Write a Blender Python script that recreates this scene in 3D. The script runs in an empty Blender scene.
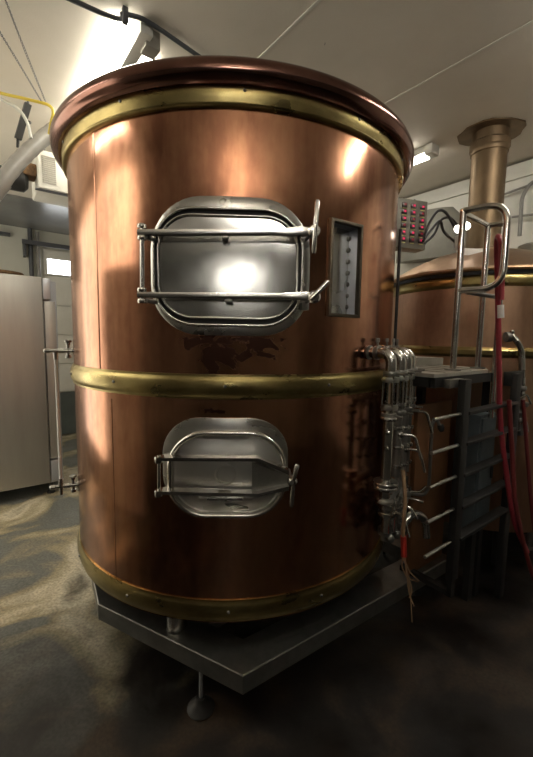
import bpy, bmesh, math, random
from mathutils import Vector, Matrix
random.seed(7)
C = bpy.context.scene.collection
PI = math.pi
V = Vector

# ------------------------------------------------------------------ camera
FPX, PITCH, ROLL, EYE = 380.47, .1033, .0162, 1.72
_cp, _sp, _cr, _sr = math.cos(PITCH), math.sin(PITCH), math.cos(ROLL), math.sin(ROLL)
FWD = V((0, _cp, -_sp)); _u = V((0, _sp, _cp)); _x = V((1, 0, 0))
RIGHT = _cr*_x + _sr*_u; UP = -_sr*_x + _cr*_u
CAM = V((0, 0, EYE))
cam_d = bpy.data.cameras.new('camera'); cam = bpy.data.objects.new('camera', cam_d); C.objects.link(cam)
cam_d.sensor_fit = 'VERTICAL'; cam_d.sensor_height = 24; cam_d.lens = 24*FPX/757; cam_d.clip_start = .02
m = Matrix.Identity(4)
for i in range(3):
    m[i][0] = RIGHT[i]; m[i][1] = UP[i]; m[i][2] = -FWD[i]; m[i][3] = CAM[i]
cam.matrix_world = m
bpy.context.scene.camera = cam

# survey helpers: sight line through a photo pixel, met with a surface of the place
def ray(px, py):
    return FWD + RIGHT*((px-266.5)/FPX) - UP*((py-378.5)/FPX)
def at_z(px, py, z):
    d = ray(px, py); return CAM + d*((z-EYE)/d.z)
def at_y(px, py, y):
    d = ray(px, py); return CAM + d*(y/d.y)
UU = V((-.609, .793, 0)); VV = V((.793, .609, 0))       # the room's two wall directions
ROOM = math.atan2(.609, .793)
def uv(u, v, z=0): return UU*u + VV*v + V((0, 0, z))
def at_u(px, py, u):
    d = ray(px, py); return CAM + d*(u/d.dot(UU))
def at_v(px, py, v):
    d = ray(px, py); return CAM + d*(v/d.dot(VV))

# ------------------------------------------------------------------ materials
def mat(name, color, rough=.5, metal=0., noise=None, bump=None, emit=None, spec=None, rough_noise=None, stretch=(1, 1, 1), trans=0, alpha=1, aniso=0):
    """noise = (second colour, scale, lo, hi)"""
    M = bpy.data.materials.new(name); M.use_nodes = True
    nt = M.node_tree; N = nt.nodes; L = nt.links; b = N['Principled BSDF']
    b.inputs['Base Color'].default_value = (*color, 1)
    b.inputs['Roughness'].default_value = rough; b.inputs['Metallic'].default_value = metal
    if spec is not None: b.inputs['Specular IOR Level'].default_value = spec
    if trans: b.inputs['Transmission Weight'].default_value = trans
    if alpha < 1: b.inputs['Alpha'].default_value = alpha
    if aniso: b.inputs['Anisotropic'].default_value = aniso
    if emit:
        b.inputs['Emission Color'].default_value = (*emit[0], 1); b.inputs['Emission Strength'].default_value = emit[1]
    tc = N.new('ShaderNodeTexCoord'); mp = N.new('ShaderNodeMapping'); mp.inputs['Scale'].default_value = stretch
    L.new(tc.outputs['Object'], mp.inputs[0])
    if noise:
        t = N.new('ShaderNodeTexNoise'); t.inputs['Scale'].default_value = noise[1]; t.inputs['Detail'].default_value = 6
        t.inputs['Roughness'].default_value = .62
        L.new(mp.outputs[0], t.inputs['Vector'])
        r = N.new('ShaderNodeValToRGB'); r.color_ramp.elements[0].position = noise[2]; r.color_ramp.elements[1].position = noise[3]
        r.color_ramp.elements[0].color = (*color, 1); r.color_ramp.elements[1].color = (*noise[0], 1)
        L.new(t.outputs['Fac'], r.inputs[0]); L.new(r.outputs[0], b.inputs['Base Color'])
    if rough_noise:
        t2 = N.new('ShaderNodeTexNoise'); t2.inputs['Scale'].default_value = rough_noise[0]; t2.inputs['Detail'].default_value = 4
        L.new(mp.outputs[0], t2.inputs['Vector'])
        q = N.new('ShaderNodeMapRange'); q.inputs[1].default_value = .3; q.inputs[2].default_value = .7
        q.inputs[3].default_value = rough_noise[1]; q.inputs[4].default_value = rough_noise[2]
        L.new(t2.outputs['Fac'], q.inputs[0]); L.new(q.outputs[0], b.inputs['Roughness'])
    if bump:
        t3 = N.new('ShaderNodeTexNoise'); t3.inputs['Scale'].default_value = bump[0]; t3.inputs['Detail'].default_value = 3
        L.new(mp.outputs[0], t3.inputs['Vector'])
        bp = N.new('ShaderNodeBump'); bp.inputs['Strength'].default_value = bump[1]; bp.inputs['Distance'].default_value = bump[2]
        L.new(t3.outputs['Fac'], bp.inputs['Height']); L.new(bp.outputs[0], b.inputs['Normal'])
    return M

def copper_material(name, bright, dark, stain=None, lo=.35, hi=.7, r0=.12, r1=.23):
    M = mat(name, bright, .34, 1)
    nt = M.node_tree; N = nt.nodes; L = nt.links; b = N['Principled BSDF']
    tc = N.new('ShaderNodeTexCoord')
    def noise(scale, stretch, detail=5, dist=0.):
        mp = N.new('ShaderNodeMapping'); mp.inputs['Scale'].default_value = stretch; L.new(tc.outputs['Object'], mp.inputs[0])
        t = N.new('ShaderNodeTexNoise'); t.inputs['Scale'].default_value = scale; t.inputs['Detail'].default_value = detail
        t.inputs['Distortion'].default_value = dist
        L.new(mp.outputs[0], t.inputs['Vector']); return t.outputs['Fac']
    def mathn(op, a, b_, clamp=False):
        n = N.new('ShaderNodeMath'); n.operation = op; n.use_clamp = clamp
        for i, s in enumerate((a, b_)):
            if isinstance(s, (int, float)): n.inputs[i].default_value = s
            elif s is not None: L.new(s, n.inputs[i])
        return n.outputs[0]
    big = noise(1.6, (1, 1, .7), 5, .6); streak = noise(9, (1.6, 1.6, .12), 5)
    fine = noise(38, (1, 1, .5), 4)
    f = mathn('ADD', mathn('MULTIPLY', big, .62), mathn('ADD', mathn('MULTIPLY', streak, .26), mathn('MULTIPLY', fine, .12)))
    r = N.new('ShaderNodeValToRGB'); e = r.color_ramp.elements
    e[0].position = lo; e[0].color = (*dark, 1); e[1].position = hi; e[1].color = (*bright, 1)
    L.new(f, r.inputs[0])
    col = r.outputs[0]
    rr = N.new('ShaderNodeMapRange'); rr.inputs[1].default_value = .3; rr.inputs[2].default_value = .7
    rr.inputs[3].default_value = r0; rr.inputs[4].default_value = r1
    L.new(f, rr.inputs[0]); rough = rr.outputs[0]
    if stain:
        sx = N.new('ShaderNodeSeparateXYZ'); L.new(tc.outputs['Object'], sx.inputs[0])
        total = None
        for (x0, z0, rx, rz, sc, th) in stain:
            dx = mathn('DIVIDE', mathn('SUBTRACT', sx.outputs[0], x0), rx); dz = mathn('DIVIDE', mathn('SUBTRACT', sx.outputs[2], z0), rz)
            p4 = mathn('ADD', mathn('POWER', mathn('ABSOLUTE', dx, None), 3), mathn('POWER', mathn('ABSOLUTE', dz, None), 3))
            inside = mathn('SUBTRACT', 1.0, p4, True)
            nn = noise(sc, (1, 1, 1.3), 5, .8)
            v = mathn('ADD', mathn('MULTIPLY', inside, .36), nn)
            mask = N.new('ShaderNodeMapRange'); mask.inputs[1].default_value = th; mask.inputs[2].default_value = th+.03
            L.new(v, mask.inputs[0])
            mm = mathn('MULTIPLY', mask.outputs[0], mathn('LESS_THAN', sx.outputs[1], 0))
            mm = mathn('MULTIPLY', mm, mathn('GREATER_THAN', inside, .02))
            total = mm if total is None else mathn('MAXIMUM', total, mm)
        mx = N.new('ShaderNodeMix'); mx.data_type = 'RGBA'
        L.new(total, mx.inputs[0]); L.new(col, mx.inputs[6]); mx.inputs[7].default_value = (.10, .046, .033, 1)
        col = mx.outputs[2]
        rough = mathn('ADD', rough, mathn('MULTIPLY', total, .22))
    L.new(col, b.inputs['Base Color']); L.new(rough, b.inputs['Roughness'])
    tg = N.new('ShaderNodeTangent'); tg.direction_type = 'RADIAL'; tg.axis = 'Z'; L.new(tg.outputs[0], b.inputs['Tangent'])
    b.inputs['Anisotropic'].default_value = .6
    w = noise(2.3, (1, 1, .8), 2)
    bp = N.new('ShaderNodeBump'); bp.inputs['Strength'].default_value = .22; bp.inputs['Distance'].default_value = .03
    L.new(w, bp.inputs['Height']); L.new(bp.outputs[0], b.inputs['Normal'])
    return M

MT = {}
MT['copper'] = copper_material('copper_sheet', (.60, .31, .185), (.31, .142, .09), lo=.40, hi=.585,
    stain=[(.05, 1.655, .27, .105, 11, .775), (-.02, 1.408, .11, .016, 40, .82), (.06, 1.712, .28, .022, 30, .76)])
MT['lip'] = copper_material('dark_copper_lip', (.28, .15, .115), (.16, .08, .063))
MT['kettle'] = copper_material('kettle_copper', (.66, .42, .275), (.33, .19, .125), lo=.38, hi=.66, r0=.34, r1=.52)
MT['dome'] = copper_material('dome_copper', (.56, .38, .24), (.36, .22, .135), r0=.34, r1=.5)
MT['brass'] = mat('aged_brass', (.40, .32, .135), .3, 1, noise=((.24, .19, .08), 5, .4, .68), rough_noise=(6, .24, .4), stretch=(1, 1, 2))
MT['brass_old'] = mat('old_brass_pipe', (.26, .185, .115), .5, 1, noise=((.16, .115, .07), 6, .35, .7), stretch=(1, 1, .4))
MT['bronze'] = mat('bronze_frame', (.15, .125, .09), .48, 1, noise=((.10, .085, .065), 14, .35, .7))
MT['steel'] = mat('brushed_steel', (.60, .59, .56), .27, 1, noise=((.48, .47, .45), 5, .35, .7), rough_noise=(4, .2, .36))
MT['door_steel'] = mat('door_steel', (.58, .57, .54), .14, 1, noise=((.45, .44, .42), 3, .35, .7), rough_noise=(5, .1, .2), bump=(3, .06, .03))
MT['door_satin'] = mat('satin_door_steel', (.75, .74, .71), .42, 1, noise=((.60, .59, .57), 4, .35, .7), rough_noise=(5, .34, .5))
MT['polish'] = mat('polished_tube', (.68, .66, .62), .2, 1, noise=((.55, .53, .5), 9, .4, .7))
MT['dull_steel'] = mat('dull_steel', (.33, .32, .30), .48, 1, noise=((.22, .215, .2), 9, .35, .7))
MT['dark_steel'] = mat('dark_steel', (.04, .039, .037), .55, .5, noise=((.025, .023, .022), 10, .35, .7))
MT['plate'] = mat('deck_plate', (.40, .38, .33), .5, .2, noise=((.26, .245, .21), 6, .35, .7), stretch=(1, 1, 1))
MT['frame'] = mat('frame_steel', (.24, .235, .22), .33, .85, noise=((.15, .147, .138), 7, .35, .7), bump=(30, .1, .004))
MT['gasket'] = mat('rubber_gasket', (.025, .025, .024), .6)
MT['black'] = mat('black_plastic', (.02, .02, .02), .5)
MT['cable'] = mat('black_cable', (.03, .03, .032), .4)
MT['fridge'] = mat('fridge_steel', (.40, .39, .365), .42, .65, noise=((.35, .34, .315), 30, .3, .7), stretch=(.3, .3, .04))
MT['fridge_trim'] = mat('fridge_trim', (.50, .52, .56), .4, .7)
MT['white_paint'] = mat('white_paint', (.70, .69, .63), .55, noise=((.62, .61, .55), 3, .4, .7))
MT['cream_wall'] = mat('cream_wall', (.62, .62, .55), .7, noise=((.54, .54, .47), 2, .35, .7), bump=(25, .15, .004))
MT['ceiling'] = mat('ceiling_board', (.76, .71, .62), .75, noise=((.69, .64, .55), 1.7, .35, .7), bump=(120, .25, .004))
MT['ceiling_grey'] = mat('ceiling_grey_gloss', (.22, .22, .215), .25, noise=((.18, .18, .175), 2, .35, .7))
MT['seam'] = mat('seam_filler', (.78, .76, .68), .7)
MT['wall_dark'] = mat('service_wall', (.15, .143, .125), .7, noise=((.11, .105, .09), 2, .35, .7))
MT['kneewall'] = mat('grey_kneewall', (.105, .125, .12), .5, noise=((.075, .09, .085), 5, .35, .7))
MT['dark_pipe'] = mat('dark_pipe', (.10, .105, .115), .5, .5)
MT['hose_grey'] = mat('grey_duct_hose', (.27, .26, .24), .38, noise=((.21, .20, .18), 6, .35, .7), stretch=(1, 1, 1))
MT['yellow'] = mat('yellow_hose', (.62, .47, .05), .45)
MT['grey_cable'] = mat('grey_cable', (.5, .5, .46), .5)
MT['red_hose'] = mat('red_hose', (.36, .035, .05), .45, noise=((.25, .025, .035), 12, .4, .7))
MT['darkred_hose'] = mat('dark_red_hose', (.16, .02, .02), .5)
MT['red_tape'] = mat('red_tape', (.42, .03, .02), .5)
MT['rope'] = mat('frayed_rope', (.30, .19, .11), .8)
MT['brown'] = mat('brown_wicker', (.20, .115, .05), .8, noise=((.10, .055, .025), 40, .4, .6))
MT['cover'] = mat('grey_cover', (.23, .225, .19), .55, noise=((.16, .155, .13), 4, .35, .7))
MT['box'] = mat('control_box', (.20, .19, .16), .5, .3)
MT['display'] = mat('display_dark', (.03, .02, .02), .3)
MT['led'] = mat('red_led', (.3, .01, .03), .4, emit=((1, .02, .12), .32))
MT['led_dim'] = mat('dim_red_led', (.2, .01, .02), .4, emit=((1, .02, .08), .06))
MT['tab'] = mat('yellow_tab', (.55, .50, .18), .5)
MT['bluebox'] = mat('blue_grey_box', (.12, .15, .165), .5, noise=((.08, .10, .115), 6, .35, .7))
MT['kettle_lit_orange'] = mat('lit_kettle_stand_in', (.19, .08, .028), .6, noise=((.12, .05, .018), 5, .35, .7))  # lit copper tone of the kettle side put into the panel colour
MT['tag_white'] = mat('white_tag', (.8, .8, .78), .6)
MT['yellow_handle'] = mat('yellow_handle', (.6, .42, .02), .5)
MT['tube'] = mat('lit_tube', (1, 1, 1), .4, emit=((1, .94, .80), 11))
MT['fill_tube_left'] = mat('added_left_fill_tube', (1, 1, 1), .4, emit=((1, .95, .86), 15))
MT['fill_uplight'] = mat('added_uplight_tube', (1, 1, 1), .4, emit=((1, .95, .86), 34))
MT['tube_right'] = mat('lit_tube_right', (1, 1, 1), .4, emit=((1, .95, .86), 22))
MT['lens_far'] = mat('lamp_lens', (.9, .9, .86), .5, emit=((1, .95, .84), 8))
MT['spot'] = mat('spot_lamp_glow', (1, 1, 1), .4, emit=((1, .97, .88), 5))
MT['daylight'] = mat('daylit_pane', (.9, .92, .95), .1, emit=((.95, .98, 1), 3.2))
MT['fill_panel'] = mat('added_fill_pane', (.6, .6, .58), .5, emit=((1, .92, .75), 1.35))
MT['clerestory'] = mat('clerestory_pane', (.9, .92, .95), .1, emit=((1, .96, .88), 4))

def glass(name, col=(.9, .92, .9), rough=.03, a=.35):
    M = bpy.data.materials.new(name); M.use_nodes = True
    nt = M.node_tree; N = nt.nodes; L = nt.links
    out = N['Material Output']; N.remove(N['Principled BSDF'])
    t = N.new('ShaderNodeBsdfTransparent'); t.inputs[0].default_value = (*col, 1)
    g = N.new('ShaderNodeBsdfGlossy'); g.inputs['Roughness'].default_value = rough
    mx = N.new('ShaderNodeMixShader'); mx.inputs[0].default_value = a
    fr = N.new('ShaderNodeFresnel'); fr.inputs[0].default_value = 1.5
    ad = N.new('ShaderNodeMath'); ad.operation = 'ADD'; ad.inputs[1].default_value = a; L.new(fr.outputs[0], ad.inputs[0])
    L.new(ad.outputs[0], mx.inputs[0]); L.new(t.outputs[0], mx.inputs[1]); L.new(g.outputs[0], mx.inputs[2]); L.new(mx.outputs[0], out.inputs[0])
    return M
MT['glass'] = glass('sight_glass', a=.06)
MT['glass_dark'] = glass('window_glass', (.35, .35, .3), .08, .5)

def floor_material():
    M = mat('wet_concrete', (.1, .09, .07), .4)
    nt = M.node_tree; N = nt.nodes; L = nt.links; b = N['Principled BSDF']
    tc = N.new('ShaderNodeTexCoord')
    def noise(s, d=6, dist=0.):
        t = N.new('ShaderNodeTexNoise'); t.inputs['Scale'].default_value = s; t.inputs['Detail'].default_value = d; t.inputs['Distortion'].default_value = dist
        L.new(tc.outputs['Object'], t.inputs['Vector']); return t.outputs['Fac']
    def ramp(f, stops):
        r = N.new('ShaderNodeValToRGB'); e = r.color_ramp.elements
        while len(e) < len(stops): e.new(.5)
        for i, (p, c) in enumerate(stops): e[i].position = p; e[i].color = (*c, 1)
        L.new(f, r.inputs[0]); return r.outputs[0]
    paint_and_light = ramp(noise(1.3, 5, .8), [(.38, (.17, .18, .17)), (.47, (.15, .155, .14)), (.52, (.34, .29, .18)), (.60, (.60, .54, .40)), (.68, (.14, .12, .08))])  # paint and dirt; palest tone raised to hold the light streak on the left
    grime = ramp(noise(2.6, 7, .5), [(.36, (.004, .0032, .0026)), (.50, (.009, .0066, .005)), (.60, (.034, .021, .012)), (.72, (.045, .036, .025))])
    # how worn the wet working side by the vessels is against the painted side (a wear boundary along the floor, ragged)
    sx = N.new('ShaderNodeSeparateXYZ'); L.new(tc.outputs['Object'], sx.inputs[0])
    def mth(op, a, c):
        n = N.new('ShaderNodeMath'); n.operation = op
        for i, s in enumerate((a, c)):
            if isinstance(s, (int, float)): n.inputs[i].default_value = s
            else: L.new(s, n.inputs[i])
        return n.outputs[0]
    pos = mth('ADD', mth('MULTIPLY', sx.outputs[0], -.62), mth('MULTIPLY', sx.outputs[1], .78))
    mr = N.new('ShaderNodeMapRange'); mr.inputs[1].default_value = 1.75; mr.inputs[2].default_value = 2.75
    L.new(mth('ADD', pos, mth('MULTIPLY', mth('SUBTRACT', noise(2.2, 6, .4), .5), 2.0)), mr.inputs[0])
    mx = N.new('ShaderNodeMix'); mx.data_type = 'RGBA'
    L.new(mr.outputs[0], mx.inputs[0]); L.new(grime, mx.inputs[6]); L.new(paint_and_light, mx.inputs[7])
    # fine speckle
    sp = ramp(noise(60, 3), [(.35, (.72, .72, .72)), (.65, (1.2, 1.2, 1.2))])
    mu = N.new('ShaderNodeMix'); mu.data_type = 'RGBA'; mu.blend_type = 'MULTIPLY'; mu.inputs[0].default_value = 1
    L.new(mx.outputs[2], mu.inputs[6]); L.new(sp, mu.inputs[7]); L.new(mu.outputs[2], b.inputs['Base Color'])
    q = N.new('ShaderNodeMapRange'); q.inputs[1].default_value = .35; q.inputs[2].default_value = .65; q.inputs[3].default_value = .32; q.inputs[4].default_value = .62
    L.new(noise(2.6, 5), q.inputs[0]); L.new(q.outputs[0], b.inputs['Roughness'])
    bp = N.new('ShaderNodeBump'); bp.inputs['Strength'].default_value = .35; bp.inputs['Distance'].default_value = .012
    L.new(noise(9, 6), bp.inputs['Height']); L.new(bp.outputs[0], b.inputs['Normal'])
    return M
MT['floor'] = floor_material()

# ------------------------------------------------------------------ mesh helpers
ROOTM = {}
class MB:
    def __init__(s): s.bm = bmesh.new()
    def box(s, c, size, rz=0., bevel=0., rot=None):
        b = bmesh.new(); bmesh.ops.create_cube(b, size=1)
        bmesh.ops.scale(b, vec=V(size), verts=b.verts)
        if bevel: bmesh.ops.bevel(b, geom=b.edges[:], offset=bevel, segments=2, affect='EDGES', profile=.5)
        M = Matrix.Translation(V(c)) @ (rot.to_4x4() if rot is not None else Matrix.Rotation(rz, 4, 'Z'))
        bmesh.ops.transform(b, matrix=M, verts=b.verts); s._join(b); return s
    def _join(s, b):
        t = bpy.data.meshes.new('tmp'); b.to_mesh(t); b.free(); s.bm.from_mesh(t); bpy.data.meshes.remove(t)
    def rings(s, rings, cap0=False, cap1=False, close=False, cyc=True):
        R = [[s.bm.verts.new(p) for p in r] for r in rings]
        n = len(R[0]); m_ = n if cyc else n-1
        pairs = list(zip(R, R[1:])) + ([(R[-1], R[0])] if close else [])
        for a, b in pairs:
            for i in range(m_):
                j = (i+1) % n; s.bm.faces.new((a[i], a[j], b[j], b[i]))
        if cap0: s.bm.faces.new(list(reversed(R[0])))
        if cap1: s.bm.faces.new(R[-1])
        return s
    def tube(s, pts, r, seg=10, closed=False, cap=True, rr=None):
        pts = [V(p) for p in pts]; n = len(pts); out = []
        t0 = (pts[1]-pts[0]).normalized()
        ref = V((0, 0, 1)) if abs(t0.z) < .9 else V((1, 0, 0))
        nrm = (ref - t0*ref.dot(t0)).normalized(); prev = t0
        for i in range(n):
            if closed: t = (pts[(i+1) % n]-pts[i-1]).normalized()
            elif i == 0: t = t0
            elif i == n-1: t = (pts[-1]-pts[-2]).normalized()
            else: t = ((pts[i+1]-pts[i]).normalized()+(pts[i]-pts[i-1]).normalized()).normalized()
            q = prev.rotation_difference(t); nrm = q @ nrm; nrm = (nrm - t*nrm.dot(t)).normalized(); prev = t
            bn = t.cross(nrm); rad = rr[i] if rr else r
            out.append([pts[i]+(nrm*math.cos(2*PI*k/seg)+bn*math.sin(2*PI*k/seg))*rad for k in range(seg)])
        return s.rings(out, cap and not closed, cap and not closed, closed)
    def cyl(s, p0, p1, r, r1=None, seg=20):
        return s.tube([p0, p1], r, seg, rr=[r, r if r1 is None else r1])
    def lathe(s, prof, c=(0, 0, 0), seg=48, axis=None, cap0=False, cap1=False, close=False):
        c = V(c); q = V((0, 0, 1)).rotation_difference(V(axis).normalized()) if axis is not None else None
        out = []
        for (r, z) in prof:
            ring = []
            for k in range(seg):
                p = V((max(r, 1e-5)*math.cos(2*PI*k/seg), max(r, 1e-5)*math.sin(2*PI*k/seg), z))
                ring.append(c+(q @ p if q else p))
            out.append(ring)
        return s.rings(out, cap0, cap1, close)
    def prism(s, poly, z0, z1):
        return s.rings([[V((p[0], p[1], z0)) for p in poly], [V((p[0], p[1], z1)) for p in poly]], True, True)
    def ball(s, c, r, seg=12):
        return s.lathe([(r*math.sin(PI*i/8), -r*math.cos(PI*i/8)) for i in range(9)], c, seg)
    def build(s, name, material, parent=None, label=None, angle=38, origin=None):
        bmesh.ops.remove_doubles(s.bm, verts=s.bm.verts, dist=1e-5)
        bmesh.ops.recalc_face_normals(s.bm, faces=s.bm.faces)
        me = bpy.data.meshes.new(name); o = bpy.data.objects.new(name, me)
        if parent is not None:
            M = ROOTM[parent.name]; ROOTM_inv = M.inverted(); s.bm.transform(ROOTM_inv)
        else:
            xs = [v.co for v in s.bm.verts]
            lo = V([min(p[i] for p in xs) for i in range(3)]); hi = V([max(p[i] for p in xs) for i in range(3)])
            org = V(origin) if origin is not None else V(((lo.x+hi.x)/2, (lo.y+hi.y)/2, lo.z))
            s.bm.transform(Matrix.Translation(-org)); o.location = org; M = Matrix.Translation(org)
        s.bm.to_mesh(me); s.bm.free()
        for p in me.polygons: p.use_smooth = True
        me.set_sharp_from_angle(angle=math.radians(angle))
        me.materials.append(MT[material] if isinstance(material, str) else material)
        C.objects.link(o)
        if parent is not None: o.parent = parent
        ROOTM[o.name] = M
        if label: o['label'] = label
        return o
def thing(name, label, cat, loc, group=None):
    o = bpy.data.objects.new(name, None); o.empty_display_size = .1; C.objects.link(o); o.location = V(loc)
    ROOTM[o.name] = Matrix.Translation(V(loc)); return tag(o, label, cat, group)
def tag(o, label, cat, group=None, kind=None):
    o['label'] = label; o['category'] = cat
    if group: o['group'] = group
    if kind: o['kind'] = kind
    return o
def struct(o): o['kind'] = 'structure'; return o
def smooth_path(pts, n=8):
    """Catmull-Rom through the points"""
    P = [V(p) for p in pts]; P = [P[0]*2-P[1]]+P+[P[-1]*2-P[-2]]; out = []
    for i in range(1, len(P)-2):
        a, b, c, d = P[i-1:i+3]
        for k in range(n):
            t = k/n
            out.append(.5*((2*b)+(c-a)*t+(2*a-5*b+4*c-d)*t*t+(3*b-a-3*c+d)*t**3))
    out.append(P[-2]); return out
def fillet(pts, rad, n=7):
    P = [V(p) for p in pts]; out = [P[0]]
    for i in range(1, len(P)-1):
        a = (P[i-1]-P[i]); b = (P[i+1]-P[i]); r = min(rad, a.length*.49, b.length*.49)
        p0 = P[i]+a.normalized()*r; p1 = P[i]+b.normalized()*r
        for k in range(n+1):
            t = k/n; out.append(p0*(1-t)**2+P[i]*2*t*(1-t)+p1*t*t)
    out.append(P[-1]); return out

# ------------------------------------------------------------------ room shell
U0, U1, V0, V1, H = -3.3, 7.4, -4.4, 4.24, 3.45
RX = lambda: Matrix.Rotation(ROOM, 3, 'Z')            # local x = VV, local y = UU
def rbox(mb, u0, u1, v0, v1, z0, z1, bevel=0):
    return mb.box(uv((u0+u1)/2, (v0+v1)/2, (z0+z1)/2), (v1-v0, u1-u0, z1-z0), ROOM, bevel)
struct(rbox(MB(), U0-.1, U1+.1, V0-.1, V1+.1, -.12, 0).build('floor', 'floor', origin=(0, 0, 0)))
struct(rbox(MB(), U0-.1, 5.84, V0-.1, V1+.1, H, H+.12).build('ceiling', 'ceiling'))
struct(rbox(MB(), 5.842, U1+.1, V0-.1, V1+.1, H-.02, H+.12).build('ceiling', 'ceiling_grey', label='grey painted far strip of the ceiling'))
struct(rbox(MB(), U0, U1, V1, V1+.1, 0, H-.02).build('wall_right', 'white_paint'))
struct(rbox(MB(), U0, U1, V0-.1, V0, 0, H-.02).build('wall_left', 'wall_dark'))
struct(rbox(MB(), U1, U1+.1, V0, V1, 0, H-.021).build('wall_back', 'cream_wall'))
# wall behind the camera with a clerestory opening
wc0, wc1, wz0, wz1 = -3.05, -2.1, 2.65, 3.05
wb = MB()
rbox(wb, U0-.1, U0, V0, wc0, 0, H-.02); rbox(wb, U0-.1, U0, wc1, V1, 0, H-.02)
rbox(wb, U0-.1, U0, wc0, wc1, 0, wz0); rbox(wb, U0-.1, U0, wc0, wc1, wz1, H-.02)
struct(wb.build('wall_front', 'wall_dark'))
wn = struct(rbox(MB(), U0-.07, U0-.05, wc0, wc1, wz0, wz1).build('window_1', 'clerestory'))
mb = MB()
for a, b_, c, d in ((wc0, wc0+.03, wz0, wz1), (wc1-.03, wc1, wz0, wz1), (wc0, wc1, wz0, wz0+.03), (wc0, wc1, wz1-.03, wz1)):
    rbox(mb, U0-.045, U0+.01, a, b_, c, d)
mb.build('window_frame', 'white_paint', wn)
# cornice along the right wall, two steps
mb = MB(); rbox(mb, U0+.02, U1-.02, V1-.03, V1-.001, H-.16, H-.025); struct(mb.build('trim_1', 'white_paint'))
# pale filler lines between ceiling boards
for i, (v, ua, ub) in enumerate(((1.49, -.5, 2.35), (2.48, .9, 2.2))):
    mb = MB(); rbox(mb, ua, ub, v-.008, v+.008, H-.004, H+.002)
    struct(mb.build('trim_%d' % (i+2), 'seam'))

# white partition left of the refrigerator
mb = MB()
for u0_, u1_, z0_, z1_ in ((1.9, 3.35, .001, 2.35), (1.9, 3.35, 3.3, H-.001), (1.9, 1.95, 2.35, 3.3), (3.30, 3.35, 2.35, 3.3), (3.35, 5.84, .001, .35), (3.35, 5.84, 3.2, H-.001), (5.80, 5.84, .35, 3.2)):
    rbox(mb, u0_, u1_, -1.5, -1.4, z0_, z1_)
rbox(mb, 5.84, U1-.002, -1.5, -1.4, .001, H-.021)
struct(mb.build('wall_partition', 'white_paint'))
for i, (u0_, u1_, z0_, z1_, pn) in enumerate(((3.35, 5.80, .35, 3.2, 2), (1.95, 3.30, 2.35, 3.3, 1))):
    wo = struct(rbox(MB(), u0_, u1_, -1.46, -1.44, z0_, z1_).build('window_%d' % (i+2), 'fill_panel'))  # added glowing panels, out of view, to brighten the tank's left side
    fm = MB()
    for a, b_, c, d in ((u0_, u0_+.03, z0_, z1_), (u1_-.03, u1_, z0_, z1_), (u0_, u1_, z0_, z0_+.03), (u0_, u1_, z1_-.03, z1_)): rbox(fm, a, b_, -1.435, -1.39, c, d)
    fm.build('window_frame', 'white_paint', wo)

# back wall: roller door with window, dark knee wall, rail, pipes
p0 = at_u(43, 262, U1); p1 = at_u(70, 262, U1)
gv0 = p0.dot(VV); gv1 = gv0+2.6
gz1 = at_u(60, 252, U1).z; gz0 = at_u(68, 391, U1).z
mb = MB(); nseg = 4
wz0g, wz1g = at_u(60, 275, U1).z, at_u(60, 260.5, U1).z
wv0, wv1 = at_u(47, 266, U1).dot(VV), at_u(47, 266, U1).dot(VV)+.95
hs = [gz0+(wz0g-.03-gz0)*k/nseg for k in range(nseg+1)]
for k in range(nseg): rbox(mb, U1-.045, U1-.004, gv0, gv1, hs[k]+.006, hs[k+1]-.006, .006)
rbox(mb, U1-.045, U1-.004, gv0, wv0, hs[-1]+.004, gz1); rbox(mb, U1-.045, U1-.004, wv1, gv1, hs[-1]+.004, gz1)
rbox(mb, U1-.045, U1-.004, wv0, wv1, hs[-1]+.004, wz0g); rbox(mb, U1-.045, U1-.004, wv0, wv1, wz1g, gz1)
gd = struct(mb.build('door_1', 'white_paint'))
rbox(MB(), U1-.03, U1-.015, wv0, wv1, wz0g, wz1g).build('pane', 'daylight', gd, label='daylit window pane in the roller door')
struct(rbox(MB(), U1-.06, U1-.003, -1.39, V1-.05, .001, gz0-.015).build('baseboard_back', 'kneewall'))
a = at_u(30, 205, 6.9); b_ = at_u(37.5, 280, 6.9)
pv = (a.dot(VV)+b_.dot(VV))/2
mb = MB(); mb.cyl(uv(U1-.08, pv, .8), uv(U1-.08, pv, H-.03), .032, seg=14); o = mb.build('wall_pipe', 'dark_pipe')
tag(o, 'dark vertical pipe on the back wall behind the steel refrigerator', 'pipe')
mb = MB(); mb.cyl(uv(U1-.1, pv+.1, .8), uv(U1-.1, pv+.1, gz1+.25), .028, seg=14); o = mb.build('wall_pipe', 'hose_grey')
tag(o, 'pale grey pipe beside the dark vertical pipe on the back wall', 'pipe')
q0 = at_u(22, 241, U1-.18); q1 = at_u(70, 245, U1-.18)
t = thing('wall_rail', 'dark horizontal rail bracketed to the back wall above the roller door', 'rail', V((q0.x, q0.y, q0.z)))
rbox(MB(), U1-.2, U1-.16, q0.dot(VV), q0.dot(VV)+1.9, q0.z-.035, q0.z+.03).build('bar', 'dark_pipe', t)
for dv in (.02, 1.0): rbox(MB(), U1-.16, U1-.002, q0.dot(VV)+dv, q0.dot(VV)+dv+.035, q0.z-.22, q0.z+.02).build('bracket', 'dark_pipe', t)
q = at_u(4, 234, U1-.06)
o = rbox(MB(), U1-.12, U1-.002, q.dot(VV)-.3, q.dot(VV)+.08, q.z-.02, q.z+.02).build('wall_bracket', 'dark_pipe')
tag(o, 'small dark bracket on the back wall above the steel refrigerator', 'bracket')

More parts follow.
